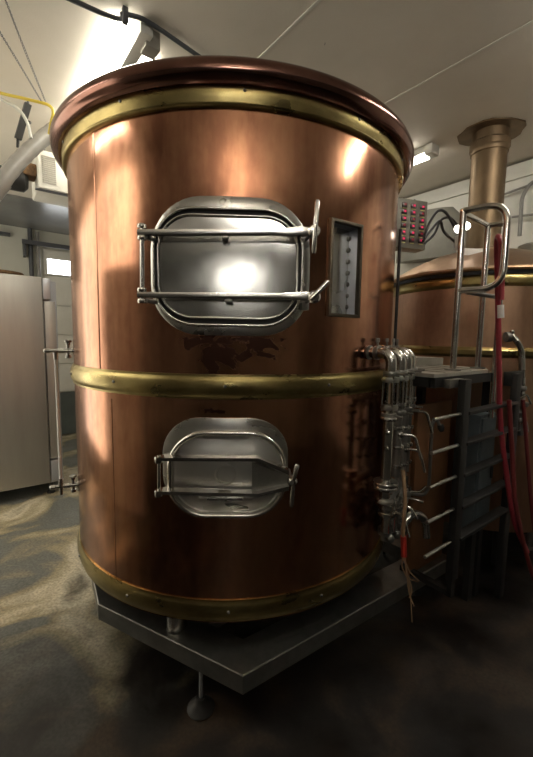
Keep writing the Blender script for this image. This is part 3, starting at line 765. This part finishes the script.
# ------------------------------------------------------------------ second copper vessel
KC = V((1.82, 3.34, 0)); KR = .72
ket = thing('brew_kettle', 'copper brew kettle with low domed top and ceiling flue, behind the steel ladder', 'kettle', KC)
MB().lathe([(KR, .36), (KR, 2.12)], KC, 96).build('copper_wall', 'kettle', ket)
MB().lathe([(KR+.02, 2.215), (KR+.035, 2.225), (KR+.03, 2.24), (KR*.8, 2.345), (KR*.55, 2.425), (KR*.3, 2.475), (.14, 2.49)], KC, 96).build('dome', 'dome', ket)
MB().lathe([(KR-.002, 2.19), (KR+.008, 2.19), (KR+.008, 2.214), (KR+.018, 2.218)], KC, 96).build('rim_gap', 'black', ket)
MB().lathe([(KR-.002, 2.105), (KR+.012, 2.11), (KR+.026, 2.125), (KR+.028, 2.16), (KR+.014, 2.185), (KR-.002, 2.192)], KC, 96).build('upper_brass_band', 'brass', ket)
MB().lathe([(KR-.002, 1.615), (KR+.012, 1.62), (KR+.026, 1.635), (KR+.028, 1.665), (KR+.014, 1.685), (KR-.002, 1.69)], KC, 96).build('lower_brass_band', 'brass', ket)
MB().lathe([(KR+.0, .365), (KR*.7, .33), (.001, .32)], KC, 64).build('underside', 'dark_steel', ket)
for a in (0, 1.57, 3.14, 4.71):
    MB().cyl(V((KC.x+.55*math.cos(a), KC.y+.55*math.sin(a), 0)), V((KC.x+.55*math.cos(a), KC.y+.55*math.sin(a), .345)), .05).build('leg', 'dark_steel', ket)
fl_ = MB().lathe([(.16, 2.47), (.16, 2.50), (.135, 2.505), (.132, 2.52), (.132, 3.27), (.140, 3.275), (.142, 3.30), (.150, 3.31), (.150, 3.355), (.135, 3.37), (.135, H-.001)], KC, 48).build('flue_pipe', 'brass_old', ket)
kk = random.Random(5)
mb = MB(); out = []
base_poly = []
for k in range(22):
    a = 2*PI*k/22; r_ = .225*(1+kk.uniform(-.06, .06)); base_poly.append(V((KC.x+r_*math.cos(a)*1.08, KC.y+r_*math.sin(a), 0)))
mb.prism([(p.x, p.y) for p in base_poly], H-.012, H-.001); mb.build('ceiling_plate', 'brass_old', fl_, label='ragged brown plate where the flue meets the ceiling')
for sgn in (0,):  # hatch
    hc = V((KC.x+.42, KC.y-.16, 2.44)); MB().lathe([(0, -.06), (.19, -.06), (.2, -.03), (.2, .03), (.17, .05), (0, .06)], hc, 36, axis=(.22, -.1, 1)).build('hatch_lid', 'cover', ket)
mb = MB(); a0 = -1.05
mb.rings([[V((KC.x+(KR+o_)*math.cos(a0+d_), KC.y+(KR+o_)*math.sin(a0+d_), z)) for o_, d_ in ((-.002, -.01), (.004, -.008), (.004, .008), (-.002, .01))] for z in (.37, 2.10)], cyc=False)
mb.build('sheet_seam', 'kettle', ket)

# ------------------------------------------------------------------ deck plate and its stand
DZ = 1.555
def arc(cu, cv, r_, a0, a1, n):
    return [(cu+r_*math.cos(a0+(a1-a0)*k/n), cv+r_*math.sin(a0+(a1-a0)*k/n)) for k in range(n+1)]
tu, tv = TC.dot(UU), TC.dot(VV); ku, kv = KC.dot(UU), KC.dot(VV)
du, dv = at_z(434, 376, DZ-.01).dot(UU), at_z(434, 376, DZ-.01).dot(VV)
def tank_pt(v, r_=1.06): return (tu-math.sqrt(max(0, r_*r_-(v-tv)**2)), v)
dpoly = [(du, dv), (du, 2.50)]
for k in range(8):
    u_ = du+(1.62-du)*k/7; dpoly.append((u_, min(2.95, kv-math.sqrt(max(.02, (KR+.05)**2-(u_-ku)**2)))) )
dpoly = dpoly[:2]+[(p[0], min(p[1], 2.66)) for p in dpoly[3:] if p[1] > 2.3]
tp = [tank_pt(2.44), tank_pt(2.3), tank_pt(2.15)]
dpoly = dpoly+[(1.62, 2.43)]+tp+[(du+.16, dv)]
P2 = [uv(u_, v_) for u_, v_ in dpoly]
dk = thing('deck_plate', 'grey steel standing deck between the copper tank and the kettle', 'platform', uv(du+.2, dv+.4))
mb = MB(); mb.prism([(p.x, p.y) for p in P2], DZ-.02, DZ); mb.build('plate', 'plate', dk, angle=20)
mb = MB(); rbox(mb, du+.004, du+.03, dv+.02, 2.66, DZ-.075, DZ-.021); rbox(mb, du+.03, du+.14, dv+.004, dv+.03, DZ-.075, DZ-.021); mb.build('edge_angle', 'dark_steel', dk)
for k in range(1, 5):
    mb = MB(); rbox(mb, du+.02, du+.021+.6, dv+.15*k, dv+.15*k+.006, DZ-.0005, DZ+.0035) if k > 1 else rbox(mb, du+.02, du+.2, dv+.15*k, dv+.15*k+.006, DZ-.0005, DZ+.0035)
    mb.build('tread_strip', 'plate', dk)
for u_, v_ in ((du+.05, 2.64), (1.5, 2.58)):
    mb = MB(); rbox(mb, u_-.025, u_+.025, v_-.025, v_+.025, .001, DZ-.021); mb.build('post', 'dark_steel', dk)
mb = MB(); q = [tank_pt(2.44, 1.07), (1.62, 2.43), (1.62, 2.65), (1.5, 2.65), (1.36, 2.6), tank_pt(2.2, 1.07)]
q = [(max(u_, 1.36), v_) for u_, v_ in q]
mb.prism([((uv(u_, v_)).x, (uv(u_, v_)).y) for u_, v_ in q], DZ+.0005, DZ+.055); mb.build('back_step', 'plate', dk, angle=20)
# ladder below the deck: two stringers, round rungs, lit guard rods
LU = du-.07
s_v0 = at_u(459, 470, LU).dot(VV); s_v1 = at_u(509, 470, LU).dot(VV)
lad = thing('steel_ladder', 'dark steel ladder with round rungs below the deck plate', 'ladder', uv(LU, (s_v0+s_v1)/2, FT))
for v_ in (s_v0, s_v1):
    mb = MB(); rbox(mb, LU-.02, LU+.02, v_-.035, v_+.035, FT+.10 if v_ == s_v0 else .001, DZ-.03, .004); mb.build('stringer', 'dark_steel', lad)
for y_ in (414, 444.5, 475, 506, 536):
    z = at_u(459, y_, LU).z
    mb = MB(); mb.cyl(uv(LU, s_v0-.30, z), uv(LU, s_v0, z), .0095, seg=10); mb.build('guard_rod', 'steel', lad)
    mb = MB(); rbox(mb, LU-.03, LU+.03, s_v0+.02, s_v1-.02, z-.009, z+.009, .003); mb.build('rung', 'dark_steel', lad)
mb = MB(); rbox(mb, LU-.01, 1.26, s_v0-.02, s_v0+.02, FT+.0005, FT+.03); rbox(mb, LU-.012, LU+.012, s_v0-.02, s_v0+.02, FT+.0005, FT+.11); mb.build('foot_tie', 'dark_steel', lad)
# bracket stub at the deck edge
mb = MB(); rbox(mb, du-.05, du-.012, s_v0-.12, s_v0+.03, DZ-.075, DZ-.03, .003); mb.build('angle_bracket', 'dull_steel', lad)
mb = MB(); rbox(mb, du-.06, du-.012, s_v1-.05, s_v1+.16, DZ-.11, DZ-.02, .003); mb.build('angle_bracket', 'dark_steel', lad)
# thin bent pipe with cap in front of the guard rods
p = [at_y(400, 493, 2.12), at_y(424, 495, 2.12), at_y(429, 488, 2.12), at_y(432, 424, 2.12), at_y(436, 418, 2.12), at_y(441, 428, 2.12)]
t = thing('bent_pipe', 'thin bent pipe with a spout rising beside the valve cluster', 'pipe', p[1])
MB().tube(fillet(p, .03, 6), .010, 10).build('tube', 'dull_steel', t)
MB().lathe([(0, -.02), (.016, -.02), (.02, 0), (.012, .02), (0, .02)], p[5], 12, axis=(.3, 0, -1)).build('spout_cap', 'dark_steel', t)

# handrail hoops on the deck
hu = 1.10
va = at_u(453.5, 360, hu).dot(VV); vb_ = at_u(478, 362, hu).dot(VV)
ztop = at_u(463, 209, hu).z; zmid = at_u(459, 291, hu).z
hr = thing('deck_handrail', 'bent steel tube handrail hoop standing on the deck plate', 'handrail', uv(hu, va, DZ))
RT = .018
pr_ = [uv(hu, va, DZ), uv(hu, va, ztop)]
MB().cyl(pr_[0], pr_[1], RT, seg=16).build('post', 'polish', hr)
loop = fillet([uv(hu, va, ztop-.01), uv(hu-.215, va+.04, ztop-.01), uv(hu-.215, va+.04, zmid), uv(hu, va, zmid)], .13, 10)
MB().tube(loop, RT, 16).build('hoop', 'polish', hr)
ztb = at_u(492, 224, hu).z
MB().cyl(uv(hu, vb_, DZ), uv(hu, vb_, ztop-.03), RT, seg=16).build('post', 'polish', hr)
pc = at_u(510, 219, hu-.12); pcv = pc.dot(VV)
MB().tube([uv(hu, va, ztop-.02), uv(hu-.0, vb_, ztop-.03), uv(hu-.10, pcv, ztop-.04)], RT*.9, 14).build('cross_bar', 'polish', hr)
MB().cyl(uv(hu-.10, pcv, DZ-.3), uv(hu-.10, pcv, ztop-.03), RT*.9, seg=14).build('post', 'polish', hr)
pe = loop[-len(loop)//3]
MB().cyl(uv(hu-.02, va+.06, zmid-.005), uv(hu-.10, pcv, zmid-.02), RT*.7, seg=12).build('cross_bar', 'dull_steel', hr)
for v_ in (va, vb_): MB().lathe([(0, 0), (.045, 0), (.045, .008), (.02, .010), (0, .01)], uv(hu, v_, DZ+.0005), 18).build('foot_plate', 'dull_steel', hr)

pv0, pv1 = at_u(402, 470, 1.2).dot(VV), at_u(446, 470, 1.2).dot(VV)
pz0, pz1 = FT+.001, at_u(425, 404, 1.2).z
o = rbox(MB(), 1.19, 1.22, max(pv0, 2.03), pv1, pz0, pz1, .004).build('kettle_light_panel', 'kettle_lit_orange'); tag(o, 'added orange panel standing in for the lit kettle side, behind the guard rods under the deck', 'panel')  # added panel, stands in for the kettle's lit lower wall
# equipment by the kettle: box, hoses, valves
bxv = at_u(477, 470, 1.06).dot(VV)
t = thing('junction_cabinet', 'small blue-grey metal cabinet behind the ladder rungs', 'cabinet', uv(1.06, bxv, .45))
zt0, zt1 = at_u(477, 414, 1.06).z, at_u(477, 526, 1.06).z
mb = MB(); rbox(mb, 1.02, 1.12, bxv-.10, bxv+.12, zt1, zt0, .006); mb.build('body', 'bluebox', t)
mb = MB(); rbox(mb, 1.008, 1.022, bxv-.085, bxv+.105, zt1+.02, zt0-.02, .005); dd_ = mb.build('door', 'bluebox', t)
mb = MB(); rbox(mb, .995, 1.01, bxv+.07, bxv+.085, (zt0+zt1)/2-.04, (zt0+zt1)/2+.04, .004); mb.build('handle', 'dark_steel', dd_)
rbox(MB(), 1.05, 1.09, bxv-.02, bxv+.04, .001, zt1-.001).build('post', 'dark_steel', t)

hy = 2.42
def hose(pts, r_, m_, label, ys):
    o = MB().tube(smooth_path([at_y(x, y, yy) for (x, y), yy in zip(pts, ys)], 8), r_, 12).build('hose', m_); tag(o, label, 'hose'); return o
t = thing('red_hose', 'thick red hose hanging over the handrail down past the ladder', 'hose', at_y(500, 418, 2.30))
MB().tube(smooth_path([at_y(501, 300, 2.12), at_y(502, 262, 2.12), at_y(500, 240, 2.14), at_y(497, 243, 2.2), at_y(498, 300, 2.24), at_y(499, 360, 2.26), at_y(500, 418, 2.28), at_y(506, 470, 2.3), at_y(514, 520, 2.32), at_y(527, 552, 2.34)], 8), .015, 14).build('tube', 'red_hose', t)
MB().tube([at_y(500.5, 305, 2.10), at_y(500.7, 318, 2.10)], .017, 12).build('tag', 'tag_white', t, label='white tag')
hose([(509, 400), (512, 450), (515, 500), (524, 545), (534, 580)], .013, 'darkred_hose', 'thin dark red hose running to the floor right of the ladder', (2.27, 2.27, 2.27, 2.29, 2.31))
hose([(523, 400), (527, 450), (531, 500), (538, 560)], .012, 'darkred_hose', 'dark red hose beside the right photo edge near the yellow valve handle', (2.5, 2.5, 2.5, 2.5))
vy = 2.55
t = thing('valve_pipe', 'steel elbow pipe with sampling valves in front of the kettle', 'pipe', at_y(522, 400, vy))
MB().tube(fillet([at_y(505, 337, vy+.02), at_y(513, 336, vy), at_y(522, 349, vy), at_y(522, 400, vy)], .06, 8), .019, 14).build('pipe', 'steel', t)
MB().lathe([(0, -.015), (.034, -.015), (.034, .015), (0, .015)], at_y(508, 337, vy), 16, axis=(1, 0, .1)).build('union_nut', 'dull_steel', t)
mb = MB(); mb.cyl(at_y(512, 333, vy-.02), at_y(518, 341, vy-.05), .008, seg=8); mb.ball(at_y(512, 332, vy-.02), .016); mb.build('lever', 'polish', t)
for (x, y, s) in ((521, 388, .034), (522, 404, .04), (520, 420, .036)):
    MB().lathe([(0, -.016), (s-.004, -.016), (s, -.008), (s, .008), (s-.004, .016), (0, .016)], at_y(x, y, vy), 18).build('collar', 'dull_steel', t)
mb = MB(); mb.cyl(at_y(521, 400, vy), at_y(520, 435, vy), .022, seg=14); mb.ball(at_y(519, 412, vy-.02), .03); mb.build('valve_body', 'dull_steel', t)
for pts in (((519, 412), (514, 405), (509, 412)), ((520, 424), (526, 420), (528, 432)), ((520, 398), (527, 394), (531, 404)), ((520, 430), (515, 432), (513, 440))):
    MB().tube(fillet([at_y(x, y, vy-.03) for x, y in pts], .02, 4), .007, 8).build('lever', 'polish', t)
t = thing('floor_valve', 'small floor valve with yellow handle by the right edge', 'valve', V((at_z(529, 548, .0).x, at_z(529, 548, 0).y, 0)))
fvp = ROOTM[t.name].translation
zf = at_y(528, 523, fvp.y).z
mb = MB(); mb.cyl(V((fvp.x, fvp.y, .0)), V((fvp.x, fvp.y, zf)), .022, seg=14); mb.lathe([(0, 0), (.05, 0), (.05, .01), (.03, .02), (0, .02)], fvp, 18); mb.build('body', 'dull_steel', t)
mb = MB(); mb.tube([V((fvp.x+.05*math.cos(k*PI/8), fvp.y, zf+.05*math.sin(k*PI/8))) for k in range(16)], .012, 8, closed=True); mb.cyl(V((fvp.x-.05, fvp.y, zf)), V((fvp.x+.05, fvp.y, zf)), .008, seg=8); mb.build('handle', 'yellow_handle', t)

# ------------------------------------------------------------------ control box behind the tank, lamp, cover, wall pipes
by = 3.0
c0, c1 = at_y(390, 203, by), at_y(426, 199, by)
bx_t = at_y(426, 201, by).z; bx_b = at_y(424, 246, by).z
cxm = at_y(409, 225, by)
rz = .32
bw = .36; bh = bx_t-bx_b
t = thing('control_box', 'grey control box with rows of red displays beside the copper tank', 'control box', V((cxm.x, cxm.y, bx_b)))
Rm = Matrix.Rotation(rz, 3, 'Z'); Bc = V((cxm.x-.03, cxm.y+.06, (bx_t+bx_b)/2))
def L3(x, y, z): return Bc + Rm @ V((x, y, z))
MB().box(L3(0, 0, 0), (bw, .12, bh+.035), rz, .008).build('case', 'box', t)
for i in range(3):
    for j in range(6):
        x = -.035+i*.082; z = bh*.40-j*bh*.152
        ds = MB().box(L3(x, -.062, z), (.045, .008, bh*.10), rz, .002).build('display', 'display', t)
        MB().box(L3(x+.004, -.067, z+.004), (.018, .003, .014), rz).build('digits', 'led' if (i+j) % 3 else 'led_dim', ds)
        MB().box(L3(x, -.063, z-bh*.072), (.036, .004, .007), rz).build('name_strip', 'tab', ds)
for x in (-.1, 0, .1): MB().lathe([(0, 0), (.012, 0), (.012, .015), (.006, .025), (0, .025)], L3(x, 0, bh/2+.017), 10).build('cable_gland', 'dark_steel', t)
pp = at_y(398, 280, 2.93)
MB().cyl(V((pp.x, pp.y, .001)), V((pp.x, pp.y, bx_b+.1)), .012, seg=12).build('post', 'dark_steel', t)
# bulky grey cover behind
cc = at_v(441, 232, 4.10); ct = at_v(441, 208, 4.10).z; cb = at_v(441, 258, 4.10).z
mb = MB(); rings_ = []; n = 28
for j in range(8):
    t_ = j/7; z = cb+(ct-cb)*t_; s_ = (1-.45*t_**3)
    rings_.append([V((cc.x, cc.y, z+.02*math.cos(2*PI*k/n)))+UU*(.12+.42*s_*math.cos(2*PI*k/n)*(1+.03*math.sin(5*k)))+VV*(.105*s_*math.sin(2*PI*k/n)) for k in range(n)])
mb.rings(rings_, True, True); o = mb.build('machine_cover', 'cover'); tag(o, 'bulky grey cover on the right wall behind the black cables and control box', 'cover')
for k, (pts, lab) in enumerate(((((424, 238), (430, 222), (438, 211), (446, 213), (455, 228)), 'upper black cable arching from the control box'),
                             (((423, 241), (431, 230), (440, 221), (444, 232), (456, 243)), 'middle black cable looping from the control box'),
                             (((424, 244), (434, 234), (441, 220), (450, 218), (458, 226)), 'lowest black cable looping from the control box'))):
    o = MB().tube(smooth_path([at_y(x, y, 2.96+.06*i+.05*k) for i, (x, y) in enumerate(pts)]), .011, 10).build('cable', 'cable'); tag(o, lab, 'cable')
lp = at_y(462, 230, 3.3)
t = thing('twin_spotlight', 'small white lamp with two bright heads beside the kettle flue', 'lamp', at_y(459, 246, 3.1))
mb = MB(); mb.box(at_y(459, 242, 3.12), (.045, .05, .10), .2, .005); mb.build('body', 'white_paint', t)
for x, y in ((458, 229), (466.5, 226)):
    c = at_y(x, y, 3.08); hd = MB().lathe([(0, .05), (.02, .05), (.032, .0), (.030, 0), (.0, .004)], c, 16, axis=(.1, 1, .05)).build('lamp_head', 'white_paint', t)
    MB().lathe([(0, -.004), (.028, -.003), (.03, .003)], c, 16, axis=(.1, 1, .05)).build('bulb', 'spot', hd)
p_ = at_y(459, 240, 3.12); MB().cyl(p_, V((p_.x, p_.y, 2.43)), .012, seg=8).build('stem', 'white_paint', t)
o = MB().box(at_y(474, 252, 2.93)+V((0, 0, 0)), (.17, .006, .05), .1).build('white_label', 'tag_white'); tag(o, 'blank white label plate leaning on the kettle dome below the flue', 'label')
# pipe hoop on the right wall
wv = V1-.09
p = [at_v(505, 238, wv), at_v(509, 200, wv), at_v(524, 188, wv), at_v(545, 180, wv)]
q = [at_v(519.5, 236, wv), at_v(522, 196, wv), at_v(531, 182, wv), at_v(545, 179, wv)]
o = MB().tube(fillet(q, .12, 8), .017, 12).build('wall_pipe', 'hose_grey'); tag(o, 'grey pipe curving up the white wall at the right edge', 'pipe')
o = MB().tube([at_v(496, 197, wv+.02), at_v(527, 186, wv+.02)], .011, 10).build('wall_pipe', 'hose_grey'); tag(o, 'thin sloping pipe on the white wall right of the flue', 'pipe')
o = MB().tube([at_v(505, 218, wv+.02), at_v(545, 213, wv+.02)], .011, 10).build('wall_pipe', 'hose_grey'); tag(o, 'thin level pipe on the white wall right of the handrail', 'pipe')

# ------------------------------------------------------------------ ceiling fittings
LV = .84
bt = thing('ceiling_light', 'bright winged batten light on the ceiling above the copper tank', 'ceiling light', uv(2.9, LV, H-.13), 'ceiling lights')
rbox(MB(), 2.22, 3.72, LV-.035, LV+.035, H-.075, H-.001, .006).build('channel', 'white_paint', bt)
for s in (-1, 1):
    a_, b_ = sorted((LV+s*.045, LV+s*.14))
    rbox(MB(), (2.30, 2.46)[s > 0], 3.68, a_, b_, H-.05, H-.002, .012).build('diffuser', 'tube', bt)
b2 = thing('ceiling_light', 'white batten light on the ceiling right of the copper tank lip', 'ceiling light', uv(2.5, 3.30, H-.10), 'ceiling lights')
rbox(MB(), 1.93, 3.13, 3.26, 3.36, H-.06, H-.001, .004).build('channel', 'white_paint', b2)
rbox(MB(), 2.0, 3.10, 3.265, 3.355, H-.09, H-.061, .006).build('diffuser', 'lens_far', b2)
rbox(MB(), 1.92, 1.99, 3.25, 3.37, H-.085, H-.002, .004).build('end_cap', 'white_paint', b2)
b3 = thing('ceiling_light', 'added fill batten on the ceiling beside the white partition', 'ceiling light', uv(2.7, -1.0, H-.1), 'ceiling lights')  # unseen lamp added to light the tank's left side and the floor there
rbox(MB(), 2.1, 3.3, -1.05, -.95, H-.05, H-.001, .004).build('channel', 'white_paint', b3)
MB().cyl(uv(2.15, -1.0, H-.08), uv(3.25, -1.0, H-.08), .016, seg=14).build('tube', 'fill_tube_left', b3)
for i, (u_, v_, lab) in enumerate(((-.9, -.5, 'added hanging uplight batten above the camera'), (.1, 2.78, 'batten light on the ceiling near the right wall'))):
    hz = (H-.45, H)[i]
    b4 = thing('ceiling_light', lab, 'ceiling light', uv(u_, v_, hz-.1), 'ceiling lights')
    if i == 0:
        rbox(MB(), u_-.7, u_+.7, v_-.09, v_+.09, hz-.12, hz-.08, .004).build('channel', 'white_paint', b4)  # unseen uplight added to brighten the ceiling; channel below keeps light off the floor
        for e_ in (-.5, .5): MB().cyl(uv(u_+e_, v_, hz-.081), uv(u_+e_, v_, H-.001), .006, seg=8).build('hanger_rod', 'dark_pipe', b4)
    else: rbox(MB(), u_-.7, u_+.7, v_-.03, v_+.03, hz-.05, hz-.001, .004).build('channel', 'white_paint', b4)
    for e_ in (-.04, .04): MB().cyl(uv(u_-.65, v_+e_*1.3, hz-.05), uv(u_+.65, v_+e_*1.3, hz-.05), .015, seg=14).build('tube', ('fill_uplight', 'tube_right')[i], b4)
# conduit with clamp
t = thing('ceiling_conduit', 'dark conduit running across the ceiling past the bright light', 'conduit', uv(2.29, .8, H-.05))
pts = [uv(2.33, -1.5, H-.03), at_z(72, 0, H-.03), at_z(125, 14, H-.03), at_z(150, 23, H-.03), at_z(200, 57, H-.03), uv(2.36, 1.9, H-.03)]
MB().tube(smooth_path(pts, 6), .012, 12).build('tube', 'dark_pipe', t)
c = at_z(125, 14, H-.03); rbox(MB(), c.dot(UU)-.016, c.dot(UU)+.016, c.dot(VV)-.014, c.dot(VV)+.014, H-.075, H-.001, .003).build('clamp', 'dark_pipe', t)
# grey box hung beside the light end
g = at_z(150, 44, 3.40); o = MB().box(g, (.085, .10, .095), ROOM, .006).build('junction_box', 'plate')
tag(o, 'small grey metal box on the ceiling right of the bright light channel', 'junction box')
# chains
def chain(pts, lab):
    P = smooth_path(pts, 10); mb = MB()
    L_ = sum((P[i+1]-P[i]).length for i in range(len(P)-1)); n = int(L_/.02)
    acc = []; 
    for k in range(n):
        t_ = k/n*(len(P)-1); i = int(t_); acc.append((P[i].lerp(P[min(i+1, len(P)-1)], t_-i)))
    for k in range(len(acc)-1):
        a, b = acc[k], acc[k+1]; d = (b-a)*.62; m_ = (a+b)/2
        s_ = (V((1, 0, 0)) if k % 2 else V((0, 1, 0))); s_ = (s_-d.normalized()*s_.dot(d.normalized())).normalized()*.0045
        mb.tube([m_+d*math.cos(x)+s_*math.sin(x) for x in [i*PI/4 for i in range(8)]], .0016, 5, closed=True)
    o = mb.build('hanging_chain', 'dark_pipe'); tag(o, lab, 'chain'); return o
chain([at_z(4, -4, 3.45), at_z(24, 48, 3.2), at_y(46, 103, 2.75)], 'upper metal chain hanging slantwise at the top left corner')
chain([at_z(-14, 10, 3.45), at_z(12, 52, 3.2), at_y(43, 104, 2.75)], 'lower metal chain hanging slantwise at the left edge')
chain([at_z(325, 43, 3.449), at_y(322, 50, 2.5), at_y(312, 67, 2.62)], 'short dark chain hanging from the ceiling behind the tank lip')
# duct hose, yellow hose, grey cable, black bracket
P = smooth_path([at_y(-30, 222, 2.5), at_y(0, 184, 2.64), at_y(24, 156, 2.78), at_y(50, 133, 2.92), at_y(84, 108, 3.1)], 12)
t = thing('duct_hose', 'thick grey plastic duct hose rising behind the copper tank lip', 'hose', P[0])
rr_ = [.050+.0015*math.sin(k*1.9) for k in range(len(P))]
MB().tube(P, .05, 20, rr=rr_).build('hose', 'hose_grey', t)
i1 = 14; MB().tube(P[4:i1], .058, 20).build('sleeve', 'hose_grey', t)
o = MB().tube(smooth_path([at_y(-30, 84, 2.6), at_y(0, 93, 2.62), at_y(28, 99.5, 2.64), at_y(48, 105, 2.66), at_y(53, 112, 2.67), at_y(51, 123, 2.68), at_y(49, 134, 2.72)], 6), .0095, 10).build('yellow_hose', 'yellow')
tag(o, 'yellow air hose bending down beside the copper tank lip', 'hose')
o = MB().tube(smooth_path([at_y(-20, 88, 2.72), at_y(3, 100, 2.72), at_y(18, 109, 2.72), at_y(27, 122, 2.72), at_y(31, 138, 2.72)], 6), .010, 10).build('grey_cable', 'grey_cable')
tag(o, 'pale grey cable curving down below the yellow hose', 'cable')
a = at_y(28, 104, 3.0); b = at_y(18, 139, 3.0)
t = thing('hanging_bracket', 'black slotted bracket hanging behind the pale grey cable', 'bracket', b)
mb = MB(); mb.tube([a, b], .03, 4); mb.build('arm', 'black', t)
mb = MB(); mb.tube([b, b-V((.005, 0, .06))], .01, 8); mb.tube([a.lerp(b, .45), a.lerp(b, .45)+V((.05, 0, -.02))], .012, 8); mb.build('hook', 'black', t)
MB().cyl(a, V((a.x, a.y, H-.001)), .008, seg=8).build('hanger_rod', 'dark_pipe', t)
# white wall/ceiling heater with grille and blower motor
ay = 3.3
e0 = at_y(38, 170, ay); hz1 = at_y(38, 148, ay).z; hz0 = at_y(38, 187, ay).z
ax_u, ax_v = e0.dot(UU), e0.dot(VV)
t = thing('unit_heater', 'white heater unit with slatted grille hanging behind the duct hose', 'heater', uv(ax_u+.2, ax_v+.3, hz0))
mb = MB(); rbox(mb, ax_u, ax_u+.42, ax_v, ax_v+.75, hz0, hz1, .012); mb.build('case', 'white_paint', t)
gl = at_y(41, 170, ay-.02).dot(VV); gr = at_y(51, 170, ay-.02).dot(VV)
mb = MB(); 
for k in range(14):
    z = hz0+.05+(hz1-hz0-.1)*k/13; rbox(mb, ax_u-.008, ax_u+.004, ax_v+.03, ax_v+.13, z-.006, z+.004)
mb.build('grille', 'plate', t)
for v_ in (ax_v+.08, ax_v+.66):
    mb = MB(); mb.cyl(uv(ax_u+.2, v_, hz1-.002), uv(ax_u+.2, v_, H-.001), .008, seg=8); mb.build('hanger_rod', 'dark_pipe', t)
mb = MB(); rbox(mb, ax_u+.02, ax_u+.06, ax_v-.02, ax_v+.77, hz0-.012, hz0-.001, .003); mb.build('bottom_shade', 'dark_pipe', t)  # dark strip in place of the shadow line under the heater
mo = uv(ax_u+.14, ax_v-.17, hz0+.06)
mt = MB().lathe([(0, -.12), (.075, -.12), (.085, -.10), (.085, .08), (.05, .11), (0, .11)], mo, 24, axis=VV).build('blower_motor', 'black', t)
mb = MB(); rbox(mb, ax_u+.06, ax_u+.22, ax_v-.10, ax_v-.001, hz0+.1, hz0+.2, .01); mb.build('motor_mount', 'brown', t)

# ------------------------------------------------------------------ steel refrigerator on the left
FU = 4.58
fv1 = at_u(60.5, 400, FU).dot(VV); fvd = at_u(46.5, 400, FU).dot(VV)
fzt = at_u(46, 278, FU).z; fzb = .13
t = thing('steel_refrigerator', 'tall stainless steel refrigerator at the left edge', 'refrigerator', uv(FU+.4, fv1-.7, 0))
rbox(MB(), FU, FU+.8, fv1-1.5, fv1-.0, fzb, fzt-.03, .01).build('cabinet', 'fridge_trim', t)
rbox(MB(), FU-.055, FU-.003, fv1-1.47, fvd, fzb+.02, fzt, .012).build('door', 'fridge', t)
rbox(MB(), FU-.05, FU-.002, fvd+.004, fvd+.075, fzt-.22, fzt-.01, .004).build('hinge_bracket', 'fridge_trim', t)
rbox(MB(), FU-.035, FU-.002, fvd+.01, fv1-.02, fzb+.28, fzt-.24, .004).build('door_edge', 'fridge', t)
rbox(MB(), FU-.05, FU-.002, fvd+.01, fv1-.01, fzb+.03, fzb+.26, .004).build('hinge_bracket', 'fridge_trim', t)
for u_ in (FU+.06, FU+.74):
    for v_ in (fv1-.12, fv1-1.4):
        mb = MB(); mb.cyl(uv(u_, v_, .001), uv(u_, v_, fzb+.001), .022, seg=12); mb.lathe([(0, 0), (.04, 0), (.04, .02), (.02, .03), (0, .03)], uv(u_, v_, .001), 16); mb.build('leg', 'black', t)
bk = at_u(5, 274, FU+.3)
mb = MB(); mb.lathe([(0, 0), (.16, 0), (.2, .03), (.21, .06), (.19, .085), (.1, .095), (0, .1)], uv(FU+.3, bk.dot(VV)-.03, fzt-.0295), 28); o = mb.build('wicker_tray', 'brown')
tag(o, 'low brown tray lying on top of the steel refrigerator', 'tray')

# ------------------------------------------------------------------ light
w = bpy.data.worlds.new('World'); bpy.context.scene.world = w; w.use_nodes = True
w.node_tree.nodes['Background'].inputs[0].default_value = (.8, .9, 1, 1); w.node_tree.nodes['Background'].inputs[1].default_value = .05
sc = bpy.context.scene
sc.view_settings.view_transform = 'Standard'; sc.view_settings.look = 'None'; sc.view_settings.gamma = 1
sc.view_settings.use_curve_mapping = False
sc.view_settings.exposure = 1.12
